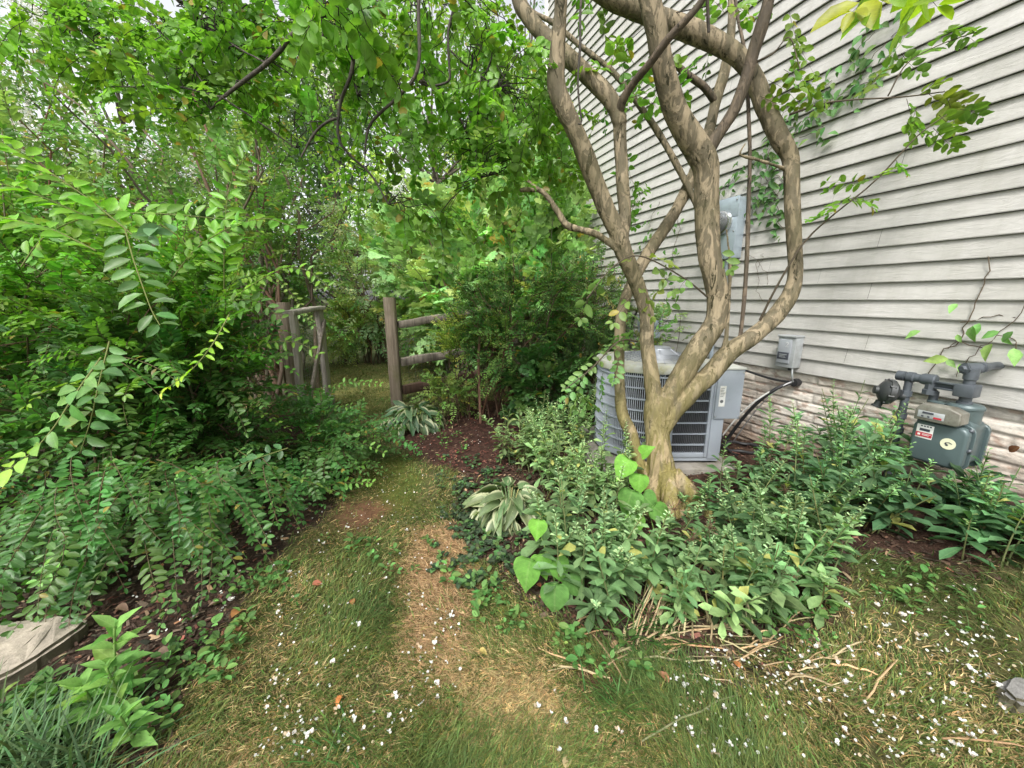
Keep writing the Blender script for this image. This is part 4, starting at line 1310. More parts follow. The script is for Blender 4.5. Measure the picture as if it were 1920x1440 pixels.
DARKTW = dict(
    h=[(720, -120, 1.58, 16), (650, -2, 1.67, 15), (590, 34, 1.71, 14), (545, 68, 1.75, 12), (512, 108, 1.78, 11), (465, 146, 1.81, 10), (420, 181, 1.86, 8), (395, 205, 1.91, 4)],
    i=[(790, -120, 1.67, 12), (785, -2, 1.72, 10), (786, 75, 1.75, 9), (780, 140, 1.77, 9), (740, 187, 1.79, 8), (696, 230, 1.82, 7), (686, 270, 1.84, 5), (684, 300, 1.86, 3)],
    j=[(672, -60, 1.63, 11), (666, 40, 1.69, 10), (661, 125, 1.73, 9.5), (640, 190, 1.77, 8), (634, 255, 1.79, 7), (655, 290, 1.83, 6), (695, 326, 1.88, 5), (728, 382, 1.92, 3.5)],
    j2=[(634, 222, 1.78, 7), (612, 230, 1.79, 6.5), (588, 252, 1.82, 6), (565, 295, 1.86, 4)],
    k=[(858, -60, 1.72, 8), (851, 10, 1.77, 6.5), (841, 60, 1.79, 6), (842, 120, 1.82, 6), (840, 152, 1.84, 5.5), (800, 160, 1.85, 5.5), (776, 140, 1.81, 5)],
    k2=[(845, 95, 1.81, 5), (870, 120, 1.84, 4.5), (905, 145, 1.86, 4), (935, 165, 1.89, 3)],
    m=[(760, 150, 1.79, 5), (720, 140, 1.82, 5), (690, 152, 1.86, 4.5), (670, 178, 1.90, 3)],
    n=[(790, 150, 1.77, 6), (830, 175, 1.86, 5), (860, 220, 1.95, 4.5), (895, 290, 2.05, 3.5), (915, 330, 2.09, 2.5)],
    o=[(602, 32, 1.71, 6), (606, 60, 1.73, 5.5), (601, 90, 1.75, 4)],
    h2=[(440, 165, 1.84, 6), (417, 181, 1.86, 5), (360, 168, 1.9, 4.5), (306, 152, 1.95, 4), (204, 99, 2.05, 3.5), (146, 52, 2.1, 2.5), (100, 20, 2.15, 2)],
    h3=[(306, 153, 1.95, 3.5), (262, 162, 1.97, 3), (205, 163, 2.0, 2)],
    h4=[(417, 183, 1.86, 4.5), (480, 225, 1.92, 4), (554, 277, 2.0, 3)],
    h5=[(400, 188, 1.87, 4), (350, 110, 1.95, 3.5), (300, 60, 2.0, 3), (255, 20, 2.05, 2)],
    h6=[(500, 120, 1.8, 4), (430, 80, 1.88, 3.5), (370, 40, 1.95, 3), (330, 0, 2.0, 2)],
    p=[(1092, -30, 1.58, 7), (1088, 30, 1.60, 6), (1087, 100, 1.62, 6), (1084, 160, 1.64, 5), (1090, 225, 1.66, 4.5), (1083, 231, 1.66, 3)],
    q=[(1325, -20, 1.86, 9), (1328, 30, 1.91, 8), (1329, 60, 1.93, 7)],
)
TWIG = dict(
    t1=[(1425, 600, 2.17, 5), (1455, 540, 2.08, 4), (1505, 458, 1.98, 3.6), (1560, 405, 1.9, 3.2), (1640, 340, 1.82, 3), (1720, 255, 1.74, 2.6), (1775, 215, 1.70, 2)],
    t2=[(1480, 215, 2.05, 5), (1540, 195, 1.95, 3.6), (1600, 187, 1.88, 3.2), (1690, 182, 1.80, 2.6), (1770, 172, 1.74, 2)],
    t3=[(1410, 120, 2.0, 5), (1450, 100, 1.95, 3), (1480, 70, 1.92, 2.5), (1500, 130, 1.9, 2)],
    t4=[(1665, 180, 1.82, 3), (1700, 120, 1.78, 2.5), (1760, 85, 1.74, 2), (1830, 60, 1.70, 1.5)],
    t5=[(1330, 560, 2.18, 4), (1280, 520, 2.1, 3), (1200, 480, 2.05, 3), (1150, 500, 2.0, 2.5), (1100, 560, 1.95, 2)],
    t6=[(1195, 640, 2.36, 4), (1160, 640, 2.25, 3), (1110, 690, 2.15, 2.6), (1060, 730, 2.08, 2)],
)
cm = thing('crepe_myrtle_tree', tuple(P(1250, 925, 2.3)), 'smooth barked multi stemmed crepe myrtle tree with twisted trunks in front of the house wall', 'tree')
mb = MB()
paths = {}
for k, px in STEM.items():
    p, r = smooth_path(px)
    paths[k] = p
    if k in ('b2', 'a2b', 'e', 'd3'):
        mq = MB(); mq.tube([Vector(x) for x in p], r * (1 + 0.12 * (fbm(np.arange(len(p)) * .18, np.full(len(p), len(px) * 2.3), 3) - .5)), 14); mq.build('branch', M_bark_mid, cm, 80)
        continue
    s = np.arange(len(p)) * 0.02
    if r.mean() > 0.012:
        r = r * (1 + 0.07 * (fbm(s * 9 + len(p), s * 0 + 3.3, 3) - 0.5) * 2)
    mb.tube([Vector(x) for x in p], r, 16)
me = bpy.data.meshes.new('trunk_raw')
me.from_pydata([tuple(x) for x in mb.v], [], mb.f)
tmp = bpy.data.objects.new('trunk_raw', me); COL.objects.link(tmp)
md = tmp.modifiers.new('r', 'REMESH'); md.mode = 'VOXEL'; md.voxel_size = 0.0065; md.adaptivity = 0
sm = tmp.modifiers.new('s', 'SMOOTH'); sm.factor = 0.5; sm.iterations = 3
dg = bpy.context.evaluated_depsgraph_get()
tm = bpy.data.meshes.new_from_object(tmp.evaluated_get(dg))
bpy.data.objects.remove(tmp)
nv = len(tm.vertices)
vc = np.zeros(nv * 3, np.float32); tm.vertices.foreach_get('co', vc); vc = vc.reshape(-1, 3).astype(float)
nn = np.zeros(nv * 3, np.float32); tm.vertices.foreach_get('normal', nn); nn = nn.reshape(-1, 3)
ang_ = np.arctan2(vc[:, 1] - 2.1, vc[:, 0] - 0.93)
dsp = 0.006 * (fbm(vc[:, 0] * 22 + vc[:, 1] * 9, vc[:, 2] * 9, 3) - 0.5)
lowf = sstep(0.55, 0.10, vc[:, 2])
dsp += lowf * 0.030 * (fbm(ang_ * 4.5 + 20, vc[:, 2] * 1.2, 3) - 0.5)
vc += nn * dsp[:, None]
tm.vertices.foreach_set('co', vc.astype(np.float32).ravel()); tm.update()
tm.polygons.foreach_set('use_smooth', np.ones(len(tm.polygons), bool))
tm.materials.clear(); tm.materials.append(M_bark); tm.name = 'trunk'
link('trunk', tm, cm)
dark_paths = {}
for k, px in DARKTW.items():
    p, r = smooth_path(px)
    dark_paths[k] = p
    rr = 0.82 * r * (1 + 0.25 * (fbm(np.arange(len(p)) * .5, np.full(len(p), len(px) * 1.7), 2) - .5))
    p = p + 0.006 * (np.stack([fbm(np.arange(len(p)) * .25, np.full(len(p), 3.1 * j + len(px)), 2) for j in range(3)], 1) - .5)
    mb = MB(); mb.tube([Vector(x) for x in p], rr, 9); mb.build('branch', M_bark_dark, cm, 80)

CROWN = (0.070, 0.138, 0.025)
crown = Foli()
twig_paths = {}
for k, px in TWIG.items():
    p, r = smooth_path(px)
    twig_paths[k] = p
    K = 24; ii = np.linspace(0, len(p) - 1, K).astype(int)
    crown.tubes(p[ii][None], r[ii][None], (0.075, 0.06, 0.04), sides=6)


def px_points(poly, n, t0, t1):
    """random points inside a photo region at depths t0..t1"""
    poly = np.array(poly, float)
    lo, hi = poly.min(0), poly.max(0)
    out = []
    while len(out) < n:
        u, v = rng.uniform(lo[0], hi[0]), rng.uniform(lo[1], hi[1])
        ins = False
        for i in range(len(poly)):
            (ax, ay), (bx, by) = poly[i], poly[(i + 1) % len(poly)]
            if (ay > v) != (by > v) and u < ax + (v - ay) / (by - ay) * (bx - ax): ins = not ins
        if ins: out.append(tuple(P(u, v, rng.uniform(t0, t1))))
    return np.array(out)


# twigs and leaves hanging from the overhead branches at the left
allb = np.concatenate(list(dark_paths.values()))
def crown_region(poly, n, t0, t1, leaf=0.044, M=9, L=(0.14, 0.30), dmean=(0, 0, -0.25), col=CROWN, connect=0.5):
    b = px_points(poly, n, t0, t1)
    d = nrmz(rv(n, 0.75) + np.array(dmean))
    shoots(crown, b, d, rng.uniform(L[0], L[1], n), M, leaf * rng.uniform(0.75, 1.15, n), 0.70, col, 0.25, 60, OVAL, twist=0.6, rad=0.0018, scol=(0.03, 0.024, 0.018), cv=0.18, jit=0.28, hue=0.07)
    # link each twig to the nearest branch by a thin crooked stem
    sel = rng.random(n) < connect
    bb = b[sel]
    if len(bb):
        dd = ((bb[:, None] - allb[None]) ** 2).sum(-1); near_ = allb[dd.argmin(1)]
        K = 7; tt = np.linspace(0, 1, K)[None, :, None]
        path = near_[:, None] * (1 - tt) + bb[:, None] * tt + rng.normal(size=(len(bb), K, 3)) * 0.018 * (np.sin(PI * tt))
        path[:, :, 2] += 0.05 * np.sin(PI * tt[..., 0])
        crown.tubes(path, np.linspace(0.0032, 0.0014, K)[None] * np.ones((len(bb), 1)), (0.028, 0.023, 0.018), sides=4)


crown_region([(440, 120), (520, 20), (640, 0), (960, 0), (1030, 120), (1040, 220), (1000, 300), (850, 300), (700, 270), (560, 270), (470, 230)], 230, 1.9, 2.7, connect=0.45)
crown_region([(560, 40), (640, -10), (900, -10), (960, 90), (940, 200), (700, 180), (600, 130)], 70, 1.7, 2.1, connect=0.6)
crown_region([(985, 100), (1050, 110), (1085, 300), (1010, 330)], 46, 2.5, 3.2, connect=0.1)
crown_region([(640, 300), (900, 300), (860, 420), (720, 440), (640, 390)], 30, 2.0, 2.3, connect=0.8)
crown_region([(930, 60), (1030, 160), (1080, 330), (1000, 400), (920, 330), (880, 180)], 60, 2.0, 2.5, connect=0.3)
crown_region([(180, 60), (300, 20), (450, 40), (470, 160), (420, 230), (260, 190)], 100, 1.85, 2.2, leaf=0.044, connect=0.35)
crown_region([(0, -20), (250, -20), (280, 120), (130, 130), (0, 80)], 60, 2.0, 2.3, leaf=0.044, connect=0.3)
crown_region([(300, -30), (640, -30), (560, 50), (400, 70)], 60, 1.85, 2.15, connect=0.3)
crown_region([(560, 0), (720, -10), (720, 60), (600, 40)], 12, 1.35, 1.6, leaf=0.062, connect=0.3)
for k, (u, v, t) in enumerate([(1105, 40, 2.0), (1130, 60, 2.1), (1150, 130, 2.0), (1120, 150, 2.1), (1190, 120, 2.2), (1210, 140, 2.2), (1260, 160, 2.1), (1300, 130, 2.3), (1330, 60, 2.1), (1350, 40, 2.1), (1380, 40, 2.0), (1285, 190, 2.2), (1200, 180, 2.3), (1240, 90, 2.2), (1150, 190, 2.3), (1180, 330, 2.6), (1190, 380, 2.6), (1210, 350, 2.6)]):
    b = np.array([tuple(P(u, v, t))]) + rv(2, 0.03)
    shoots(crown, b, rv(2, 0.8) + np.array([0, 0, -0.3]), 0.14, 4, 0.055, 0.62, CROWN, 0.3, 60, OVAL, rad=0.0016, jit=0.3)


def sprays_at(lst, leaf, M, L, col, spread=0.5, ang=58, ratio=0.62):
    for u, v, t, du, dv in lst:
        b = np.array([tuple(P(u, v, t))])
        e = np.array([tuple(P(u + du, v + dv, t + rng.uniform(-.04, .04)))])
        shoots(crown, b, e - b, np.linalg.norm(e - b, axis=1), M, leaf, ratio, col, 0.12, ang, OVAL, twist=spread, rad=0.0013, scol=(0.06, 0.05, 0.03), jit=0.22, cv=0.1)


sprays_at([(1500, 90, 1.92, -5, 60), (1480, 20, 1.92, 20, 60), (1490, 60, 1.9, 40, 70), (1470, 130, 1.95, 70, 20), (1440, 150, 2.0, 60, 40), (1490, 165, 1.9, 60, 20), (1500, 150, 1.92, 30, 50), (1425, 180, 2.0, 60, 10),
           (1610, 185, 1.87, 40, -50), (1640, 150, 1.85, 50, -40), (1700, 120, 1.78, 60, -40), (1740, 80, 1.75, 70, -20), (1690, 100, 1.79, 40, 30), (1780, 80, 1.73, 50, -10), (1660, 110, 1.8, 40, -60), (1760, 60, 1.74, 60, -10),
           (1720, 180, 1.77, 50, -30), (1740, 175, 1.75, 70, 20), (1770, 170, 1.74, 60, 20), (1700, 185, 1.78, 30, 50), (1720, 200, 1.77, -10, 60), (1770, 175, 1.74, 20, 60), (1760, 215, 1.72, 40, 40), (1700, 230, 1.76, 60, 30), (1750, 240, 1.72, 40, 30), (1800, 205, 1.72, 40, 10)],
          0.050, 5, 0.2, (0.065, 0.115, 0.022))
sprays_at([(1640, 335, 1.82, -90, 15), (1620, 345, 1.84, -70, -15), (1680, 300, 1.78, 20, 20), (1600, 370, 1.87, -50, 20), (1590, 375, 1.87, 50, -10), (1560, 400, 1.9, -40, 8), (1600, 370, 1.86, 40, 15), (1640, 330, 1.82, 40, -20)],
          0.045, 5, 0.2, (0.075, 0.14, 0.022))
sprays_at([(1190, 480, 2.04, -60, 60), (1160, 500, 2.0, -60, 40), (1130, 530, 1.97, -40, 60), (1230, 500, 2.08, 30, 40), (1250, 520, 2.08, -40, 50), (1200, 540, 2.03, 20, 50), (1210, 480, 2.05, 50, 10), (1290, 520, 2.1, -20, 30), (1350, 470, 2.1, 20, 30), (1245, 560, 2.1, 20, 30), (1180, 560, 2.0, -30, 40)],
          0.062, 3, 0.2, (0.085, 0.13, 0.045), 0.8)
sprays_at([(1180, 640, 2.3, -90, 50), (1150, 650, 2.24, -70, 60), (1120, 680, 2.17, -60, 40), (1200, 650, 2.3, -60, -10), (1100, 700, 2.13, -50, 50), (1130, 700, 2.15, 0, 50), (1090, 720, 2.1, -20, 50), (1080, 730, 2.1, 40, 30), (1110, 740, 2.1, -30, 40), (1160, 670, 2.24, -10, 40), (1190, 620, 2.3, -40, 10), (1230, 620, 2.2, 30, -20)],
          0.045, 6, 0.2, (0.09, 0.15, 0.065), 0.5)
# close leaves at the top right edge
sprays_at([(1690, -40, 0.95, -60, 60), (1740, -50, 0.92, -40, 80), (1720, -60, 0.95, 40, 60), (1640, -40, 1.0, -40, 50)], 0.085, 3, 0.2, (0.10, 0.18, 0.02), 0.4, 55, 0.5)
crown.build('crown', [M_crown, M_wood], cm)

# ------------------------------------------------------------------ big arching shrub at the left
SH = (0.042, 0.088, 0.026)
SHY = (0.13, 0.26, 0.03)
fo = Foli()
big = thing('arching_shrub', (-2.55, 2.75, 0), 'large dense green shrub with long arching leafy shoots filling the left side', 'shrub')
st1 = stems_fan((-2.75, 2.65, 0), 1.75, 1.1, 1.0, 46, 0.4, low=0.3)
st2 = stems_fan((-2.0, 2.1, 0), 1.2, 0.75, 0.7, 26, 0.35, low=0.25)
st3 = stems_fan((-3.1, 2.0, 0), 1.9, 1.0, 0.9, 24, 0.35, low=0.35)
stx = np.concatenate([st1, st2, st3])
fo.tubes(stx, np.linspace(0.010, 0.003, stx.shape[1])[None] * rng.uniform(0.7, 1.3, (len(stx), 1)), cvar((0.12, 0.085, 0.05), len(stx), 0.2), sides=6)
for st, n, c0_ in ((st1, 1150, (-2.75, 2.9, 0.4)), (st2, 620, (-2.0, 2.3, 0.2)), (st3, 560, (-3.1, 2.2, 0.5))):
    b = on_stems(st, n, 0.38, 1.0) + rv(n, 0.05)
    b[:, 2] = np.maximum(b[:, 2], 0.06)
    b = b[(b[:, 0] / b[:, 1] < -0.63) | (b[:, 2] < 0.2)]
    d = outward(b, c0_, 0.15, 0.42)
    tip = b + d * 0.4
    k_ = (tip[:, 0] / tip[:, 1] < -0.56) | (tip[:, 2] < 0.1)
    b, d = b[k_], d[k_]; n = len(b)
    hi_ = (sstep(0.35, 1.5, b[:, 2]) + rng.normal(size=n) * .22)[:, None]  # upper shoots get brighter leaf colour, standing in for light on them
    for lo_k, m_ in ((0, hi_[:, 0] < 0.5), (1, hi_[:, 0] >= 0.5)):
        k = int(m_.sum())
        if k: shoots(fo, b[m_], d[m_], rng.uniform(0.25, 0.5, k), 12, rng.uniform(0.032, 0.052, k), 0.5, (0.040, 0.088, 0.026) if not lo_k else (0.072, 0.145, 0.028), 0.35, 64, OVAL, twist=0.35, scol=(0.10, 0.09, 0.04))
# low skirt reaching the mulch
b = px_points([(-150, 960), (0, 1090), (90, 1075), (300, 990), (480, 940), (520, 860), (300, 830), (60, 850)], 260, 1.5, 2.3)
b[:, 2] = np.clip(b[:, 2], 0.05, 0.9)
shoots(fo, b, outward(b, (-2.3, 2.5, 0.6), -0.05, 0.4), rng.uniform(0.22, 0.42, 260), 12, rng.uniform(0.028, 0.042, 260), 0.5, (0.045, 0.10, 0.032), 0.35, 64, OVAL, twist=0.3)
fr = lambda *a, **k: frond(fo, *a, **k)
YG = (0.10, 0.20, 0.022)
fr([(260, 450, 1.5), (170, 375, 1.47), (90, 320, 1.44), (10, 270, 1.4), (-60, 235, 1.38)], 0.070, 18, 0.5, YG, young=(0.13, 0.24, 0.03))
fr([(240, 440, 1.55), (150, 400, 1.52), (60, 360, 1.48), (-50, 330, 1.45)], 0.066, 17, 0.5, YG)
fr([(180, 470, 1.45), (100, 430, 1.42), (20, 410, 1.4), (-70, 400, 1.38)], 0.066, 16, 0.5, (0.09, 0.18, 0.025))
fr([(420, 560, 1.95), (420, 470, 1.92), (423, 390, 1.9), (437, 320, 1.88), (470, 285, 1.86)], 0.082, 17, 0.38, (0.085, 0.17, 0.024), up=(0.3, -1, 0.2))
fr([(310, 540, 1.85), (365, 465, 1.84), (430, 425, 1.82), (500, 405, 1.8), (560, 430, 1.78)], 0.075, 18, 0.42, (0.065, 0.14, 0.020), up=(0.2, -0.6, 0.8))
fr([(40, 500, 1.55), (80, 440, 1.55), (150, 408, 1.56), (250, 398, 1.58), (330, 402, 1.6), (430, 412, 1.62)], 0.07, 22, 0.48, (0.085, 0.17, 0.024), up=(0, -.9, .6))
fr([(235, 430, 1.4), (248, 480, 1.38), (265, 530, 1.36), (285, 585, 1.33), (300, 610, 1.31)], 0.078, 9, 0.45, (0.06, 0.115, 0.045), up=(0, -.3, 1))
fr([(330, 440, 1.5), (300, 420, 1.47), (280, 440, 1.44)], 0.085, 4, 0.5, (0.08, 0.14, 0.08))
fr([(430, 590, 1.5), (400, 645, 1.46), (365, 690, 1.42), (300, 738, 1.38)], 0.042, 12, 0.36, (0.12, 0.22, 0.02), young=(0.24, 0.30, 0.03))
fr([(205, 640, 1.35), (185, 720, 1.3), (170, 790, 1.27), (150, 850, 1.25)], 0.078, 9, 0.42, (0.06, 0.12, 0.045), up=(0, -.7, .8))
fr([(190, 670, 1.25), (140, 740, 1.2), (100, 805, 1.16), (50, 860, 1.13), (-20, 900, 1.1)], 0.066, 10, 0.55, (0.075, 0.15, 0.05), young=(0.20, 0.30, 0.05))
fr([(345, 880, 1.75), (400, 877, 1.75), (330, 915, 1.72), (245, 958, 1.68)][1:], 0.055, 14, 0.5, (0.085, 0.19, 0.055), up=(0, -.8, .7))
fr([(540, 840, 2.0), (480, 860, 1.95), (420, 885, 1.9), (345, 915, 1.86)], 0.058, 9, 0.6, (0.05, 0.10, 0.05), up=(0, -.8, .7))
fr([(407, 583, 2.2), (470, 535, 2.2), (533, 500, 2.2), (580, 505, 2.2), (618, 540, 2.2)], 0.06, 15, 0.42, (0.10, 0.19, 0.03), up=(0, -.7, .8))
fr([(380, 620, 2.1), (440, 560, 2.1), (490, 565, 2.1), (530, 600, 2.1)], 0.062, 11, 0.48, (0.085, 0.16, 0.05), up=(0, -.7, .8))
fr([(420, 700, 2.2), (500, 640, 2.2), (560, 640, 2.2), (600, 665, 2.2)], 0.055, 12, 0.4, (0.10, 0.18, 0.03), up=(0, -.7, .8))
fr([(100, 1010, 1.55), (120, 1030, 1.5), (100, 1060, 1.45), (70, 1090, 1.4)], 0.05, 8, 0.45, (0.11, 0.22, 0.06), up=(0, -.8, .7))
fr([(160, 990, 1.6), (130, 1030, 1.56), (95, 1075, 1.52)], 0.055, 9, 0.45, (0.09, 0.19, 0.06), up=(0, -.8, .7))
fr([(330, 980, 1.75), (400, 1000, 1.7), (440, 1040, 1.66)], 0.05, 9, 0.5, (0.05, 0.10, 0.05), up=(0, -.8, .7))
fr([(440, 840, 2.1), (500, 880, 2.0), (520, 960, 1.9), (490, 1030, 1.85)], 0.05, 12, 0.4, (0.085, 0.17, 0.055), up=(0, -.8, .7))
fo.build('foliage', [M_leaf, M_wood], big)

# low sprawling shrub beside the path
fo = Foli()
lowb = thing('sprawling_shrub', (-1.35, 2.55, 0), 'low sprawling bush with small oval leaves spilling onto the edge of the grass path', 'shrub')
st = stems_fan((-1.4, 2.45, 0), 0.42, 0.55, 0.5, 30, 0.35, low=0.2)
st_b = stems_fan((-1.75, 2.1, 0), 0.5, 0.4, 0.4, 16, 0.3, low=0.2)
stx = np.concatenate([st, st_b])
fo.tubes(stx, np.linspace(0.005, 0.0018, stx.shape[1])[None] * np.ones((len(stx), 1)), cvar((0.11, 0.08, 0.045), len(stx)), sides=4)
for s_, n in ((st, 300), (st_b, 130)):
    b = on_stems(s_, n, 0.25, 1.0) + rv(n, 0.04); b[:, 2] = np.maximum(b[:, 2], 0.05)
    shoots(fo, b, outward(b, (-1.5, 2.6, 0.1), 0.1, 0.4), rng.uniform(0.16, 0.34, n), 9, rng.uniform(0.030, 0.044, n), 0.55, (0.050, 0.11, 0.038), 0.3, 64, OVAL, twist=0.3, rad=0.0016)
for px_ in ([(560, 850, 2.6), (620, 830, 2.6), (680, 830, 2.6), (722, 850, 2.6)], [(570, 880, 2.5), (630, 885, 2.5), (690, 870, 2.5)], [(600, 810, 2.8), (650, 800, 2.8), (705, 815, 2.8)], [(540, 800, 2.8), (600, 770, 2.9), (660, 760, 2.9)],
            [(580, 920, 2.35), (640, 905, 2.35), (700, 905, 2.35)], [(600, 730, 3.2), (660, 715, 3.2), (715, 720, 3.2)]):
    frond(fo, px_, 0.045, 12, 0.48, (0.08, 0.17, 0.045), up=(0, -.5, .9), young=(0.14, 0.26, 0.06))
fo.build('foliage', [M_leaf, M_wood], lowb)

# ------------------------------------------------------------------ plants in the bed round the tree
def herb(fo, bases, h, leaf, nl=20, col=(0.055, 0.098, 0.048), tip=(0.15, 0.23, 0.10), lean=None, spike=0.3, ratio=0.36, tpl=OBOV, hv=0.32):
    """upright leafy stems: whorled spoon-shaped leaves below, pale small-leaved spike on top"""
    bases = np.asarray(bases, float); S = len(bases)
    hh = h * rng.uniform(1 - hv, 1 + hv, S)
    az = rng.uniform(0, 2 * PI, S); le = rng.uniform(0.05, 0.5, S)
    top = np.stack([np.cos(az) * le, np.sin(az) * le, np.ones(S)], 1)
    if lean is not None: top += np.asarray(lean)
    top = nrmz(top)
    K = 7; tk = np.linspace(0, 1, K)
    bend = rv(S, 0.05)
    pt = lambda t: bases[:, None] + top[:, None] * (hh[:, None] * t[None])[..., None] + bend[:, None] * (t ** 2)[None, :, None]
    fo.tubes(pt(tk), np.linspace(0.0035, 0.0016, K)[None] * np.ones((S, 1)), cvar((0.12, 0.15, 0.06), S, .15), sides=5)
    t = np.linspace(0.12, 0.86, nl) ** 0.8
    pos = pt(t)
    a = np.arange(nl)[None] * 2.399 + rng.uniform(0, 6.28, (S, 1)) + rng.normal(size=(S, nl)) * 0.3
    el = np.radians(-15 + 55 * t)[None] + rng.normal(size=(S, nl)) * 0.25
    rad = np.stack([np.cos(a), np.sin(a), np.zeros_like(a)], -1)
    Y = rad * np.cos(el)[..., None] + np.array([0, 0, 1.0]) * np.sin(el)[..., None] + top[:, None] * 0.1
    Z = np.array([0, 0, 1.0]) * np.cos(el)[..., None] - rad * np.sin(el)[..., None] + rng.normal(size=(S, nl, 3)) * 0.18
    ll = leaf * (0.62 + 0.5 * np.sin(PI * np.clip(t * 1.15, 0, 1)))[None] * rng.uniform(0.75, 1.2, (S, nl))
    leaf = leaf * np.exp(rng.normal(size=(S, 1)) * 0.22); ll = ll * leaf / leaf.mean()
    cs = np.repeat(cvar(col, S, 0.28, 0.07), nl, 0) * np.exp(rng.normal(size=(S * nl, 1)) * 0.2)
    leaf = float(leaf.mean())
    yel = rng.random(S * nl) < 0.03
    cs[yel] = (0.26, 0.25, 0.08)
    n = S * nl
    fo.add(tpl, pos.reshape(n, 3), Y.reshape(n, 3), Z.reshape(n, 3), ll.ravel(), ll.ravel() * ratio * rng.uniform(.85, 1.2, n), cs)
    # spike
    sel = rng.random(S) < 0.75
    m = int(14 + 20 * spike)
    t = np.linspace(0.72, 1.04, m)
    pos = pt(t)[sel]; S2 = len(pos)
    a = np.arange(m)[None] * 2.399 + rng.uniform(0, 6.28, (S2, 1))
    el = np.radians(38) + rng.normal(size=(S2, m)) * 0.2
    rad = np.stack([np.cos(a), np.sin(a), np.zeros_like(a)], -1)
    Y = (rad * np.cos(el)[..., None] + np.array([0, 0, 1.0]) * np.sin(el)[..., None]).reshape(-1, 3)
    Z = rng.normal(size=(S2 * m, 3)) * 0.3 + np.array([0, 0, 1.0])
    l = leaf * 0.32 * np.tile(np.linspace(1.2, 0.5, m), S2) * rng.uniform(0.8, 1.2, S2 * m)
    fo.add(OBOV, pos.reshape(-1, 3), Y, Z, l, l * 0.42, cvar(tip, S2 * m, 0.22, 0.08))


def ellipse_bases(u, v, n, rx, ry, rot=0.0):
    c = G(u, v)
    a = rng.uniform(0, 2 * PI, n); r = np.sqrt(rng.random(n))
    ex, ey = rx * r * np.cos(a), ry * r * np.sin(a)
    x = c.x + ex * math.cos(rot) - ey * math.sin(rot); y = c.y + ex * math.sin(rot) + ey * math.cos(rot)
    ok = inyard(x, y, 0.07)
    x, y = x[ok], y[ok]
    return np.stack([x, y, gz(x, y) - 0.005], 1)


def bed_plant(label, spots, h, leaf, **kw):
    fo = Foli()
    c = G(*spots[0][:2])
    t = thing('leafy_perennial', tuple(c), label, 'plant', 'grey green perennials in the bed round the tree')
    for u, v, n, rx, ry, *hs_ in spots:
        herb(fo, ellipse_bases(u, v, n, rx, ry), h * (hs_[0] if hs_ else 1), leaf, **kw)
    fo.build('foliage', [M_leaf_soft, M_wood], t)


bed_plant('wide front clump of grey green leafy stems before the tree trunk base', [(1190, 1140, 15, .20, .16, .85), (1330, 1140, 15, .22, .16, .85), (1440, 1100, 16, .20, .20), (1310, 1050, 12, .26, .12, .68), (1120, 1110, 15, .18, .16, .9), (1050, 1050, 8, .12, .12), (1500, 1060, 13, .12, .16), (1420, 1010, 12, .14, .14, .85)], 0.345, 0.073, nl=22, col=(0.080, 0.130, 0.058), tip=(0.19, 0.26, 0.14), spike=.7)
bed_plant('pale yellowish green clump of leafy stems left of the tree trunk', [(1100, 940, 26, .26, .24), (1030, 900, 18, .2, .22), (1130, 985, 9, .14, .12, .8), (1060, 850, 26, .32, .18), (985, 868, 18, .22, .14)], 0.40, 0.070, nl=16, col=(0.105, 0.150, 0.065), tip=(0.22, 0.30, 0.15), spike=0.8, hv=.35)
bed_plant('darker blue green clump of tall leafy spikes against brick base left of gas meter', [(1560, 960, 15, .22, .14), (1480, 930, 12, .18, .18), (1590, 900, 14, .22, .08), (1510, 1000, 8, .12, .1)], 0.46, 0.082, nl=18, col=(0.060, 0.110, 0.055), tip=(0.16, 0.26, 0.12), spike=.7)
bed_plant('short leafy stems in front of the gas meter riser pipe', [(1640, 985, 8, .10, .10)], 0.29, 0.088, nl=16, col=(0.055, 0.105, 0.052), tip=(0.15, 0.25, 0.11), spike=.6)
bed_plant('small leafy clump below the gas meter at the right edge', [(1850, 1040, 9, .11, .10), (1910, 1030, 8, .12, .10), (1800, 1020, 4, .06, .06)], 0.25, 0.080, nl=16, col=(0.052, 0.100, 0.045))
bed_plant('dark low leafy plant growing at the foot of the brick base under the gas meter', [(1830, 960, 5, .10, .04), (1780, 960, 4, .08, .04)], 0.15, 0.10, nl=12, col=(0.033, 0.07, 0.037), spike=0.0)
bed_plant('thin clump of leafy stems between tree trunk and air conditioner pad', [(1390, 930, 6, .14, .1), (1320, 960, 6, .12, .08)], 0.20, 0.07, nl=13, col=(0.07, 0.125, 0.055))

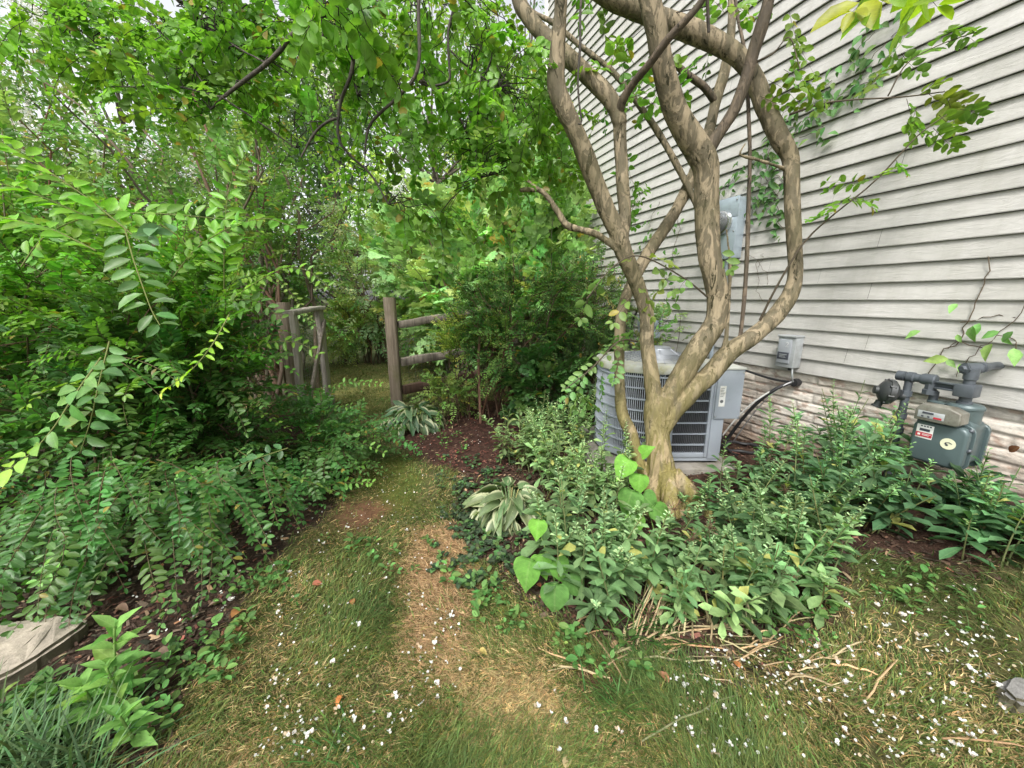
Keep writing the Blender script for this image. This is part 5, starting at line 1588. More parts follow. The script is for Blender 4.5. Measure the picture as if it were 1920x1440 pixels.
# spent brown flower heads
fo = Foli()
for u, v, t_, r_ in ((1265, 955, 1.95, .05), (1330, 990, 1.7, .035), (1170, 1000, 1.85, .035), (1480, 1085, 1.45, .04), (1300, 1010, 1.65, .035), (1215, 1150, 1.42, .03), (1470, 920, 1.9, .03)):
    c = np.array(tuple(P(u, v, t_))); n = 26
    d = nrmz(rv(n) + np.array([0, 0, .5]))
    tk = np.linspace(0, 1, 4)[None, :, None]
    path = c + d[:, None] * tk * r_ * rng.uniform(.6, 1.2, (n, 1, 1)) + rng.normal(size=(n, 4, 3)) * .003
    fo.tubes(path, np.full((n, 4), .0009), cvar((0.13, 0.075, 0.05), n, .25), mat=0, sides=3)
    fo.add(SMALL, path[:, -1], d, rv(n), .008, .006, cvar((0.14, 0.085, 0.06), n, .3))
    g0 = np.array([c[0] + rng.normal() * .03, c[1] + .03, gzf(c[0], c[1])])
    fo.tubes((g0[None, None] * (1 - np.linspace(0, 1, 5)[None, :, None]) + c[None, None] * np.linspace(0, 1, 5)[None, :, None]), np.full((1, 5), .0015), (0.15, 0.10, 0.06), mat=0)
tag(fo.build('dried_flower_stalk', [M_wood]), 'thin brown dried flower heads standing among the green leafy clumps at the tree base', 'dry stalks', kind='stuff')

# bright heart-leaved seedlings
def seedling(label, pix, leaves, rootpx):
    fo = Foli()
    g0 = G(*rootpx)
    t = thing('heart_leaf_seedling', tuple(g0), label, 'seedling', 'bright heart leaved seedlings in the bed')
    pts = np.array([tuple(g0)] + [tuple(P(*p)) for p in pix])
    s = np.linspace(0, 1, len(pts)); tt = np.linspace(0, 1, 14)
    c = np.stack([np.interp(tt, s, pts[:, i]) for i in range(3)], 1)
    fo.tubes(c[None], np.linspace(.004, .002, 14)[None], (0.12, 0.2, 0.05), sides=6)
    for u, v, tdep, size, du, dv, bright in leaves:
        p = np.array(tuple(P(u, v, tdep)))
        e = np.array(tuple(P(u + du, v + dv, tdep - 0.03)))
        Y = nrmz(e - p) + np.array([0, 0, -.15]); Z = nrmz(np.array([0, 0, CAMH]) - p) + np.array([0, 0, .6]) + rng.normal(size=3) * .25
        k = np.argmin(((c - p) ** 2).sum(1))
        fo.tubes(np.linspace(c[k], p, 5)[None], np.full((1, 5), .0013), (0.14, 0.24, 0.06), sides=4)
        size *= 1.02
        col = np.array((0.060, 0.125, 0.034)) * (1 - bright) + np.array((0.105, 0.225, 0.034)) * bright
        fo.add(HEART, p[None], Y[None], Z[None], size, size * .92, col[None])
    fo.build('foliage', [M_leaf_soft, M_wood], t)


seedling('bright green heart leaved seedling leaning against the tree trunk', [(1225, 985, 2.0), (1200, 920, 2.05), (1190, 870, 2.08)],
         [(1180, 862, 2.05, .13, -20, 25, .9), (1203, 852, 2.08, .085, 10, -10, 1), (1200, 890, 2.03, .11, -5, 40, .8), (1185, 920, 2.0, .14, -15, 45, .2), (1205, 930, 2.0, .12, 40, 25, .15), (1190, 965, 1.97, .11, 0, 35, .75), (1225, 950, 1.98, .11, 30, 20, .3), (1225, 1000, 1.9, .12, 10, 45, .1), (1215, 1030, 1.85, .12, 0, 45, .05)], (1225, 1060))
seedling('bright green heart leaved seedling at the left front corner of the bed', [(1045, 1110, 1.55), (1030, 1050, 1.58), (1012, 1000, 1.6)],
         [(1010, 975, 1.6, .085, -5, 35, 1), (1015, 1040, 1.57, .10, 5, 40, .7), (995, 1050, 1.55, .13, -15, 50, .5), (1040, 1050, 1.55, .10, 25, 40, .4), (1040, 1095, 1.5, .12, 0, 55, .1), (1065, 1080, 1.55, .1, 25, 30, .1)], (1060, 1150))

# hostas
def hosta(label, u, v, n, leaf, spread, col, flat=0.5, seedv=1):
    fo = Foli()
    c = np.array(tuple(G(u, v)))
    t = thing('hosta_plant', tuple(c), label, 'plant')
    az = rng.uniform(0, 2 * PI, n); lay = rng.random(n)
    el = np.radians(75 - 62 * lay + rng.normal(size=n) * 8)
    rad = np.stack([np.cos(az), np.sin(az), np.zeros(n)], 1)
    stalk = rad * (spread * (0.25 + 0.75 * lay))[:, None] + np.array([0, 0, 1.0]) * (spread * (0.9 - 0.62 * lay))[:, None]
    tk = np.linspace(0, 1, 6)[None, :, None]
    path = c + rad[:, None] * .02 + stalk[:, None] * tk
    path[:, :, 2] += (0.05 * np.sin(PI * tk[..., 0])) * spread
    fo.tubes(path, np.full((n, 6), .003), cvar((0.2, 0.26, 0.12), n), sides=4)
    Y = rad * np.cos(el - .9)[:, None] + np.array([0, 0, 1.0]) * np.sin(el - .9)[:, None]
    Z = np.array([0, 0, 1.0]) + rad * 0.25 + rv(n, .18)
    l = leaf * rng.uniform(.7, 1.15, n)
    fo.add(STRAP, path[:, -1], Y + rv(n, .28), Z + rv(n, .2), l, l * rng.uniform(.40, .55, n), cvar(col, n, .22, .1))
    fo.build('foliage', [M_hosta, M_wood], t)


hosta('white edged green hosta at the foot of the tall fence post', 775, 800, 90, 0.145, 0.20, (0.055, 0.10, 0.05))
hosta('faded yellowish white edged hosta in the bed by the path', 955, 965, 90, 0.13, 0.16, (0.095, 0.13, 0.06))

# dark ground cover by the hosta, little weeds in the mulch
fo = Foli()
b = np.concatenate([np.array([tuple(G(u, v)) for u, v in zip(np.clip(rng.normal(905, 42, 230), 820, 1000), np.clip(rng.normal(970, 62, 230), 860, 1120))])])
n = len(b)
for k in range(7):
    a = rng.uniform(0, 2 * PI, n)
    Y = np.stack([np.cos(a), np.sin(a), rng.uniform(-.1, .7, n)], 1)
    l = rng.uniform(.018, .038, n)
    dk = cvar((0.026, 0.038, 0.022), n, .35, .1); gr = cvar((0.05, 0.10, 0.035), n, .2)
    fo.add(OVAL, b + rv(n, .012) * np.array([1, 1, .3]) + np.array([0, 0, .02]), Y, np.array([0, 0, 1.]) + rv(n, .3), l, l * .65, np.where((rng.random(n) < .3)[:, None], gr, dk))
tag(fo.build('bugleweed_cover', [M_leaf_soft]), 'dark purplish green creeping ground cover along the bed edge beside the path', 'ground cover', kind='stuff')

fo = Foli()
pts_ = []
for reg, m in (([(250, 1180), (440, 1110), (480, 1200), (400, 1340), (300, 1400), (240, 1300)], 40), ([(380, 1090), (560, 1060), (520, 1110), (420, 1140)], 18), ([(0, 1330), (120, 1290), (200, 1340), (120, 1400), (0, 1420)], 70),
               ([(560, 1000), (800, 1000), (900, 1100), (700, 1120)], 14), ([(1380, 1150), (1560, 1130), (1560, 1230), (1440, 1260)], 22), ([(1000, 1180), (1250, 1230), (1200, 1290), (1060, 1250)], 14), ([(860, 1090), (1000, 1120), (1000, 1200), (900, 1180)], 16), ([(1640, 1060), (1900, 1100), (1850, 1200), (1650, 1150)], 12), ([(620, 700), (720, 690), (740, 760), (640, 790)], 10), ([(700, 800), (860, 790), (880, 880), (760, 880)], 30)):
    poly = np.array(reg, float); lo, hi = poly.min(0), poly.max(0); c_ = 0
    while c_ < m:
        u, v = rng.uniform(lo[0], hi[0]), rng.uniform(lo[1], hi[1]); ins = False
        for i in range(len(poly)):
            (ax_, ay_), (bx_, by_) = poly[i], poly[(i + 1) % len(poly)]
            if (ay_ > v) != (by_ > v) and u < ax_ + (v - ay_) / (by_ - ay_) * (bx_ - ax_): ins = not ins
        if ins: pts_.append(tuple(G(u, v))); c_ += 1
b = np.array(pts_); n = len(b)
sz = rng.uniform(.5, 1.25, n)
for k in range(8):
    a = k * 2.4 + rng.uniform(-.4, .4, n) + rng.uniform(0, 6.28, n)
    up_ = rng.uniform(.0, .8, n)
    Y = np.stack([np.cos(a), np.sin(a), up_], 1)
    l = rng.uniform(.018, .036, n) * sz
    fo.add(OVAL, b + Y * .012 + np.array([0, 0, 1.0]) * (rng.uniform(.005, .05, n) * sz)[:, None], Y, np.array([0, 0, 1.]) + rv(n, .3), l, l * .62, cvar((0.060, 0.115, 0.034), n, .35, .12))
tag(fo.build('small_weeds', [M_leaf_soft]), 'small bright green weed seedlings dotted through the mulch and thin turf', 'weeds', kind='stuff')

# bright upright plant by the stone, and strap-leaved clump in the corner
fo = Foli()
g0 = G(215, 1330)
t = thing('pale_leafy_plant', tuple(g0), 'pale lime green leafy plant with pointed leaves beside the flat stone', 'plant')
for (bu, bv, hh_, ln) in ((215, 1325, .26, .105), (245, 1350, .19, .09), (190, 1345, .15, .08), (260, 1400, .14, .075)):
    g_ = np.array(tuple(G(bu, bv)))
    top = g_ + np.array([rng.normal() * .02, rng.normal() * .02, hh_])
    fo.tubes(np.linspace(g_, top, 6)[None], np.linspace(.005, .003, 6)[None], (0.16, 0.26, 0.07), sides=6)
    m = 15; a = np.arange(m) * 2.4 + rng.uniform(0, 6); tt = np.linspace(.25, 1, m); el = np.radians(-5 + 50 * tt)
    Y = np.stack([np.cos(a) * np.cos(el), np.sin(a) * np.cos(el), np.sin(el)], 1) + rv(m, .12)
    Z = np.array([0, 0, 1.0]) + rv(m, .2)
    l = ln * (1.15 - .45 * tt) * rng.uniform(.85, 1.15, m)
    fo.add(LANCE, g_ + (top - g_)[None] * tt[:, None], Y, Z, l, l * .42, cvar((0.10, 0.19, 0.048), m, .14, .08))
fo.build('foliage', [M_leaf_soft, M_wood], t)

fo = Foli()
g0 = G(110, 1440)
t = thing('strap_leaf_clump', tuple(g0), 'clump of long narrow blue green strap leaves in the lower left corner', 'plant')
n = 330
c = np.array([tuple(G(u, v)) for u, v in zip(rng.uniform(-60, 200, n), rng.uniform(1400, 1500, n))])
a = rng.uniform(0, 2 * PI, n); el = np.radians(rng.uniform(25, 80, n))
Y = np.stack([np.cos(a) * np.cos(el), np.sin(a) * np.cos(el), np.sin(el)], 1); Zs = np.stack([-np.cos(a) * np.sin(el), -np.sin(a) * np.sin(el), np.cos(el)], 1)
GR = (lambda k: (np.array([(s * .5 * wv, l, -k * l * l) for l, wv in ((0, 1), (.25, 1), (.5, .9), (.75, .65)) for s in (-1, 1)] + [(0, 1, -k)], float), [(0, 1, 3, 2), (2, 3, 5, 4), (4, 5, 7, 6), (6, 7, 8)], np.array([(s, l) for l in (0, .25, .5, .75) for s in (-1, 1)] + [(0, 1)], float)))(0.35)
l = rng.uniform(.12, .25, n)
fo.add(GR, c, Y, Zs, l, rng.uniform(.004, .0065, n), cvar((0.085, 0.15, 0.065), n, .25, .1))
fo.build('foliage', [M_blade], t)

# cut stalks and a tuft of iris-like blades at the front of the bed
fo = Foli()
def lay(u, v, du, dv, z0_=.012, z1_=.012):
    a_ = np.array(tuple(G(u, v))); b_ = np.array(tuple(G(u + du, v + dv)))
    a_[2] += z0_; b_[2] += z1_
    return np.stack([a_ + (b_ - a_) * k + np.array([0, 0, .01 * math.sin(PI * k)]) + rng.normal(size=3) * .002 for k in np.linspace(0, 1, 6)])
pth = []
for k in range(34):
    u0, v0 = rng.uniform(1180, 1420), rng.uniform(1165, 1215)
    ang0 = math.atan2(v0 - 1110, u0 - 1310) + rng.normal() * .25
    L_ = rng.uniform(40, 110)
    pth.append(lay(u0, v0, -math.cos(ang0) * L_ * .6, -math.sin(ang0) * L_ * .7 - 20, .012, rng.uniform(.02, .12)))
for k in range(46):
    u0, v0 = rng.uniform(1020, 1560), rng.uniform(1170, 1300)
    ang0 = rng.uniform(-.9, .5); L_ = rng.uniform(30, 130)
    pth.append(lay(u0, v0, math.cos(ang0) * L_, math.sin(ang0) * L_ * .6, .010, .014))
for uv_ in ((1200, 1395, 180, -85), (1100, 1180, 90, 130), (1010, 1220, 120, 60), (1300, 1180, 100, 15), (1340, 1200, 90, 45), (1440, 1210, 60, -60), (1480, 1170, 90, -10), (1760, 1390, 170, 20), (1620, 1320, 60, -80)):
    pth.append(lay(*uv_))
pth = np.array(pth); S_ = len(pth)
rr_ = rng.uniform(.0012, .004, S_); rr_[-9:] = .003
fo.tubes(pth, rr_[:, None] * np.array([1, 1, 1, .95, .85, .6])[None], cvar((0.36, 0.28, 0.165), S_, .25, .1), mat=0, sides=5)
tag(fo.build('dry_stalk_litter', [M_chip]), 'pale tan dry stalks and twigs lying at the front of the planting bed', 'dead stalks', kind='stuff')
fo = Foli()
for (u, v, m, ln) in ((1180, 1190, 60, .17), (1240, 1190, 50, .2), (1470, 1170, 26, .18), (1150, 1330, 60, .10), (640, 1400, 60, .1)):
    c = np.array(tuple(G(u, v)))[None] + rv(m, .035) * np.array([1, 1, 0])
    a = rng.uniform(0, 2 * PI, m); el = np.radians(rng.uniform(5, 70, m))
    Y = np.stack([np.cos(a) * np.cos(el), np.sin(a) * np.cos(el), np.sin(el)], 1); Zs = np.stack([-np.cos(a) * np.sin(el), -np.sin(a) * np.sin(el), np.cos(el)], 1)
    fo.add(GR, c, Y, Zs, rng.uniform(.5, 1.1, m) * ln, rng.uniform(.003, .006, m), cvar((0.055, 0.12, 0.03), m, .3, .15))
tag(fo.build('tall_grass_tufts', [M_blade]), 'tufts of longer green grass blades at the front of the bed and lawn', 'grass', kind='stuff')

# ------------------------------------------------------------------ stones
def stone(name, label, px, h, zoff=0.0, col=(0.34, 0.295, 0.235)):
    pts = [G(u, v) for u, v in px]
    bm = bmesh.new()
    zb = min(p.z for p in pts) - .04
    lo_v = [bm.verts.new((p.x, p.y, zb)) for p in pts]
    f = bm.faces.new(lo_v)
    if f.normal.z < 0: f.normal_flip()
    r = bmesh.ops.extrude_face_region(bm, geom=[f])
    for v_ in [g for g in r['geom'] if isinstance(g, bmesh.types.BMVert)]: v_.co.z = zb + .04 + h + zoff
    bmesh.ops.recalc_face_normals(bm, faces=list(bm.faces))
    bmesh.ops.bevel(bm, geom=list(bm.edges), offset=.012, segments=2, affect='EDGES')
    bmesh.ops.triangulate(bm, faces=list(bm.faces))
    for _ in range(4): bmesh.ops.subdivide_edges(bm, edges=[e for e in bm.edges if e.calc_length() > .03], cuts=1)
    for v_ in bm.verts:
        x, y, z = v_.co
        v_.co += Vector((float(fbm(y * 18, z * 30, 3)) - .5, float(fbm(x * 18 + 5, z * 30, 3)) - .5, 1.2 * (float(fbm(x * 12, y * 12 + 9, 4)) - .5))) * .022
    me = bpy.data.meshes.new(name); bm.to_mesh(me); bm.free()
    m, nt, out = newmat(name + '_surface')
    b = N(nt, 'ShaderNodeBsdfPrincipled', Roughness=0.85)
    n1 = noise(nt, 7, 8, 0.7, (1, 1, 2)); n2 = noise(nt, 60, 5, 0.7)
    c1 = ramp(nt, n1, [(0.3, tuple(x * .55 for x in col)), (0.5, col), (0.72, tuple(min(1, x * 1.25) for x in col))])
    c1 = mix(nt, 1.0, c1, ramp(nt, n2, [(.3, (.75,) * 3), (.7, (1.15,) * 3)]), 'MULTIPLY')
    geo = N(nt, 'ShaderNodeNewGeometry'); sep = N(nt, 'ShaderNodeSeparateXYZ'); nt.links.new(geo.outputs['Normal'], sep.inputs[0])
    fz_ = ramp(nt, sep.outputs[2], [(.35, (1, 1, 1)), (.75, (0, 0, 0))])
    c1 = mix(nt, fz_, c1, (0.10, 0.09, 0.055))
    nt.links.new(c1, b.inputs['Base Color']); bump(nt, n2, .5, .01, b); nt.links.new(b.outputs[0], out.inputs[0])
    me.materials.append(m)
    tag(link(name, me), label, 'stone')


stone('flat_stone', 'large flat tan stone slab at the left edge beside the pale leafy plant', [(170, 1182), (120, 1176), (-40, 1190), (-200, 1240), (-190, 1330), (-30, 1310), (80, 1255), (140, 1212)], .055)
stone('small_stone', 'small dark flat stone sunk in the grass at the right edge', [(1862, 1310), (1888, 1276), (1990, 1270), (2030, 1320), (1960, 1355), (1892, 1340)], .055, 0, (0.19, 0.185, 0.175))

# ------------------------------------------------------------------ fence and gate
def wood_mat(name, c, dark, moss=None):
    m, nt, out = newmat(name)
    b = N(nt, 'ShaderNodeBsdfPrincipled', Roughness=0.85)
    g = noise(nt, 16, 6, 0.7, (3.0, 3.0, 0.18), dist=0.4)
    col = ramp(nt, g, [(0.3, dark), (0.52, c), (0.75, tuple(min(1, x * 1.3) for x in c))])
    bl = noise(nt, 3.5, 4, 0.6)
    if moss: col = mix(nt, ramp(nt, bl, [(.5, (0, 0, 0)), (.68, (.7,) * 3)]), col, moss)
    nt.links.new(col, b.inputs['Base Color']); bump(nt, g, .8, .012, b)
    nt.links.new(b.outputs[0], out.inputs[0])
    return m


M_post = wood_mat('weathered_post', (0.22, 0.175, 0.13), (0.09, 0.07, 0.05), (0.13, 0.125, 0.05))
M_rail = wood_mat('weathered_rail', (0.26, 0.22, 0.185), (0.10, 0.08, 0.065))
M_gate = wood_mat('gate_boards', (0.36, 0.325, 0.28), (0.15, 0.13, 0.11))
M_red_wood = wood_mat('reddish_post', (0.12, 0.07, 0.05), (0.05, 0.03, 0.022))
M_wire = paint('wire_mesh', (0.22, 0.22, 0.21), 0.5, 0.6, 0.2)


def plank(p0, p1, wdir, wd, th, taper=1.0, irr=.006, n=14):
    """rough board between two points: wd wide along wdir, th thick"""
    p0, p1 = Vector(p0), Vector(p1); ax_ = (p1 - p0).normalized()
    wdir = Vector(wdir); wdir = (wdir - ax_ * wdir.dot(ax_)).normalized(); td = ax_.cross(wdir)
    V = []; Fc = []
    prof = []
    bvl = min(wd, th) * .12
    for sx, sy in ((1, 1), (-1, 1), (-1, -1), (1, -1)):
        cx, cy = sx * (wd / 2), sy * (th / 2)
        prof += [(cx - (sx * bvl if sx * sy > 0 else 0), cy - (0 if sx * sy > 0 else sy * bvl)), (cx - (0 if sx * sy > 0 else sx * bvl), cy - (sy * bvl if sx * sy > 0 else 0))]
    prof = sorted(prof, key=lambda q: math.atan2(q[1] / th, q[0] / wd))
    k = len(prof); sd = random.random() * 50
    for i in range(n + 1):
        f = i / n; c = p0.lerp(p1, f); s = 1 + (taper - 1) * f
        ox = irr * 2 * (float(fbm(f * 4 + sd, sd, 3)) - .5); oy = irr * 2 * (float(fbm(f * 4 + sd, sd + 9, 3)) - .5)
        for j, (a, b) in enumerate(prof):
            jx = irr * (float(fbm(f * 9 + sd, j * 3.7 + sd, 2)) - .5)
            V.append(c + wdir * (a * s + ox + jx) + td * (b * s + oy + jx))
    for i in range(n):
        for j in range(k):
            Fc.append([i * k + j, i * k + (j + 1) % k, (i + 1) * k + (j + 1) % k, (i + 1) * k + j])
    Fc.append(list(range(k))[::-1]); Fc.append([n * k + j for j in range(k)])
    return V, Fc


def addplank(mb, *a, **k):
    V, Fc = plank(*a, **k); o = len(mb.v)
    mb.v += V; mb.f += [[o + i for i in f] for f in Fc]
    return mb


pb = P(744, 756, 4.5); px_, py_ = pb.x, pb.y
gzp = gzf(px_, py_)
fence = thing('rail_fence', (px_, py_, gzp), 'weathered split rail fence with one tall square post at the path opening', 'fence')
mb = MB(); addplank(mb, (px_, py_, gzp - .2), (px_, py_, CAMH + .015), (1, .1, 0), .122, .115, irr=.008, n=24); mb.build('post', M_post, fence, 50)
p2 = P(985, 568, 5.5)
p2b = Vector((p2.x, p2.y, gzf(p2.x, p2.y)))
mb = MB(); addplank(mb, p2b - Vector((0, 0, .2)), (p2b.x, p2b.y, 1.25), (1, .1, 0), .12, .11, irr=.008); mb.build('post', M_post, fence, 50)
A = Vector((px_ + .05, py_ + .03, .0))
def railpt(z0_, z1_, name_mat=M_rail, wd=.085, e0=0.0, e1=1.0):
    a_ = Vector((px_ + .075, py_ + .02, z0_)); b_ = Vector((p2.x, p2.y, z1_))
    mb = MB(); addplank(mb, a_.lerp(b_, e0), a_.lerp(b_, e1), (0, 0, 1), wd, .05, irr=.016, n=20); mb.build('rail', name_mat, fence, 50)
railpt(.915, 1.14)
railpt(.485, .60, M_rail, .095)
railpt(.16, .24, M_red_wood, .11)
# next span, going off behind the shrubs toward the house
p3 = Vector((.95, 6.3, 0)); p3.z = gzf(p3.x, p3.y)
mb = MB(); addplank(mb, p3 - Vector((0, 0, .2)), p3 + Vector((0, 0, 1.3)), (1, .1, 0), .12, .11); mb.build('post', M_post, fence, 50)
for z0_, z1_ in ((1.14, 1.2), (.60, .65)):
    mb = MB(); addplank(mb, Vector((p2.x + .07, p2.y + .03, z0_)), Vector((p3.x - .07, p3.y - .02, z1_)), (0, 0, 1), .085, .05, irr=.016); mb.build('rail', M_rail, fence, 50)
# wire mesh along the fence
mb = MB()
a_ = Vector((px_ + .07, py_ + .05, 0)); b_ = Vector((p2.x, p2.y + .06, 0))
for k in range(24):
    f = k / 23; c = a_.lerp(b_, f); zb = gzf(c.x, c.y)
    mb.tube([(c.x, c.y, zb + .02), (c.x, c.y, zb + .95)], .0012, 4)
for k in range(10):
    mb.tube([(a_.lerp(b_, f).x, a_.lerp(b_, f).y, gzf(a_.lerp(b_, f).x, a_.lerp(b_, f).y) + .05 + .1 * k) for f in np.linspace(0, 1, 8)], .0012, 4)
mb.build('wire_mesh', M_wire, fence)

# open gate at the left of the gap
g1 = P(570, 790, 3.74); g1.z = gzf(g1.x, g1.y)
g2 = P(616, 752, 4.5); g2.z = gzf(g2.x, g2.y)
ga = thing('garden_gate', tuple(g1), 'weathered grey wooden garden gate with wire mesh, standing open and half overgrown', 'gate')
gd = (g2 - g1).normalized()
gh = 1.06
gw = Vector((gd.x, gd.y, 0)).normalized()
mb = MB(); addplank(mb, g1 + Vector((0, 0, .02)), g1 + Vector((.02, 0, gh)), gw, .10, .045, irr=.01); mb.build('stile', M_gate, ga, 50)
mb = MB(); addplank(mb, g2 + Vector((0, 0, .02)), g2 + Vector((0, 0, gh + .02)), gw, .15, .05, irr=.01); mb.build('stile', M_gate, ga, 50)
up_ = Vector((0, 0, 1)); sd_ = gd.cross(up_).normalized()
mb = MB(); addplank(mb, g1 + up_ * (gh + .012) - gw * .06, g2 + up_ * (gh + .045) + gw * .08, sd_, .10, .04, irr=.008); mb.build('top_board', M_gate, ga, 50)
mb = MB(); addplank(mb, g1 + up_ * .06 + sd_ * .055, g2 + up_ * .06 + sd_ * .055, up_, .13, .03, irr=.008); mb.build('bottom_board', M_gate, ga, 50)
mb = MB(); addplank(mb, g1 + up_ * .14 + sd_ * .05, g2 + up_ * (gh - .1) + sd_ * .05, up_, .06, .025, irr=.008); mb.build('brace', M_rail, ga, 50)
mb = MB()
for k in range(15):
    c = g1.lerp(g2, k / 14); mb.tube([c + up_ * .1, c + up_ * (gh)], .0012, 4)
for k in range(14):
    mb.tube([g1 + up_ * (.1 + k * .07), g2 + up_ * (.1 + k * .07)], .0012, 4)
mb.build('wire_mesh', M_wire, ga)
gp = P(552, 735, 4.1); gp.z = gzf(gp.x, gp.y)
mb = MB(); addplank(mb, gp - up_ * .2, gp + up_ * 1.16, (1, 0, 0), .095, .09, irr=.01)
o = mb.build('gate_post', M_post, None, 50)
tag(o, 'weathered brown gate post half hidden behind the shrub and open gate', 'post')

# ------------------------------------------------------------------ shrubs and trees behind
def bush(name, label, cat, c, h, rx, ry, nst, nsh, leaf, ratio, col, group=None, tpl=OVAL, M=9, L=(.2, .4), droop=.3, low=.3, up=.2, mats=None, rad=.012, scol=(0.10, 0.08, 0.05), lo=.35, cv=.18, hue=.12, ang=62, far=True, extra=None, young=None, lean=(0, 0), spread=.3, jit=.22, rnd=.45, flat=1.0):
    fo = Foli()
    cz = gzf(c[0], c[1])
    t = thing(name, (c[0], c[1], cz), label, cat, group)
    st = stems_fan((c[0], c[1], cz), h, rx, ry, nst, spread, lean=lean, low=low)
    fo.tubes(st, np.linspace(rad, rad * .3, st.shape[1])[None] * rng.uniform(.7, 1.3, (nst, 1)), cvar(scol, nst, .2), sides=6)
    b = on_stems(st, nsh, lo, 1.0) + rv(nsh, .06 * h / 1.5)
    b[:, 2] = np.maximum(b[:, 2], cz + .08)
    m_ = inyard(b[:, 0], b[:, 1], .15) | (b[:, 1] > 6.9)
    b = b[m_]; k = len(b)
    shoots(fo, b, outward(b, (c[0] + lean[0] * .5, c[1] + lean[1] * .5, cz + h * .4), up, rnd, flat), rng.uniform(L[0], L[1], k), M, leaf * rng.uniform(.8, 1.2, k), ratio, col, droop, ang, tpl, twist=.35, scol=scol, cv=cv, hue=hue, young=young, jit=jit)
    if extra: extra(fo, st)
    fo.build('foliage', (mats or [M_leaf_far, M_wood]) + ([M_petal] if extra else []), t)
    return t


def panicles(n, lo=.85, size=.13, colr=(0.80, 0.80, 0.74), count=60, at=()):
    def f(fo, st):
        b = on_stems(st, n, lo, 1.0) + rv(n, .12) + np.array([0, 0, .15])
        for (u, v, t_, m_, r_) in at:
            b = np.concatenate([b, np.array([tuple(P(u + rng.normal() * r_, v + rng.normal() * r_, t_ + rng.normal() * .15)) for _ in range(m_)])])
        for p in b:
            d = nrmz(rv(count)) * rng.random((count, 1)) ** .5 * np.array([.6, .6, 1.2]) * size
            k = rng.random() < .45
            cc = cvar((0.42, 0.44, 0.16) if k else colr, count, .12, .03)
            fo.add(PETAL, p + d, rv(count), rv(count), .022 if not k else .013, .022 if not k else .013, cc, 2)
    return f


# tall pale-flowered crepe myrtle behind the left shrub
bush('flowering_crepe_myrtle', 'tall crepe myrtle with reddish stems and pale flower heads behind the left shrub', 'tree', (-2.9, 4.7), 3.6, 2.0, 1.2, 30, 720, .058, .5, (0.058, 0.118, 0.034), M=9, L=(.3, .6), low=.55, lo=.4, rad=.022, scol=(0.15, 0.108, 0.078), lean=(-.4, 0), extra=panicles(50, at=[(600, 60, 4.6, 16, 26), (560, 20, 4.6, 10, 20), (735, 355, 5.0, 3, 8), (420, 60, 4.6, 6, 30), (620, 130, 4.7, 5, 15)]), spread=.35)
bush('flowering_crepe_myrtle', 'pale flowered crepe myrtle at the far left edge of the yard', 'tree', (-5.2, 4.2), 3.6, 1.7, 1.3, 22, 560, .066, .5, (0.055, 0.11, 0.032), M=9, L=(.3, .6), low=.5, lo=.35, rad=.02, scol=(0.18, 0.11, 0.07), extra=panicles(40, at=[(110, 30, 4.4, 8, 25), (50, 15, 4.4, 6, 20), (230, 20, 4.5, 6, 22), (20, 140, 4.3, 4, 15)]), spread=.35)
# fig with broad lobed leaves in the middle distance
bush('fig_tree', 'broad pale green fig bush with lobed leaves beyond the fence', 'tree', (-.75, 5.9), 2.7, 1.25, 1.0, 26, 620, .135, .95, (0.105, 0.185, 0.085), tpl=LOBED, M=5, L=(.3, .55), low=.35, lo=.35, rad=.016, scol=(0.16, 0.13, 0.10), ang=55, droop=.15, mats=[M_leaf_far, M_wood], rnd=.4)
bush('fig_tree', 'smaller fig bush with lobed leaves between fence and the house wall', 'tree', (.32, 5.35), 3.1, .62, .55, 20, 420, .125, .95, (0.095, 0.17, 0.072), tpl=LOBED, M=5, L=(.25, .45), low=.4, lo=.4, rad=.014, scol=(0.16, 0.13, 0.10), ang=55, droop=.15, rnd=.4)
# fine-leaved shrub over the fence
FN = (0.046, 0.102, 0.027)
bush('fine_leaf_shrub', 'feathery fine leaved shrub spreading over the rail fence beside the house', 'shrub', (-.05, 3.95), 1.62, .85, .55, 26, 900, .030, .42, FN, M=12, L=(.16, .32), low=.45, lo=.5, rad=.011, scol=(0.09, 0.055, 0.035), droop=.35, up=.25, mats=[M_leaf_soft, M_wood], young=(0.15, 0.23, 0.05), rnd=.45, flat=.6, lean=(.25, 0))
bush('fine_leaf_shrub', 'yellowish low fine leaved branches in front of the rails beside the fence post', 'shrub', (-.52, 4.1), .98, .36, .26, 10, 240, .030, .42, (0.11, 0.17, 0.04), M=11, L=(.14, .28), low=.72, lo=.72, rad=.007, scol=(0.09, 0.06, 0.04), droop=.15, up=.3, young=(0.22, 0.26, 0.07), flat=.6)
bush('fine_leaf_shrub', 'dark feathery shrub against the house wall behind the tree', 'shrub', (.75, 4.35), 1.75, .55, .5, 20, 480, .032, .42, (0.040, 0.080, 0.028), M=12, L=(.16, .32), low=.45, lo=.4, rad=.010, scol=(0.09, 0.06, 0.04), rnd=.45, flat=.7)
stk = P(901, 783, 3.8)
mb = MB(); mb.tube([(stk.x, stk.y, gzf(stk.x, stk.y) - .05), (stk.x - .01, stk.y, .62), (stk.x + .005, stk.y, .85)], [.015, .0135, .012], 10)
tag(mb.build('rusty_stake', paint('rusty_stake', (0.16, 0.085, 0.055), .8, 0, .25, (0.10, 0.05, 0.03), 12)), 'straight rusty brown stake standing in the mulch under the fine leaved shrub', 'stake')
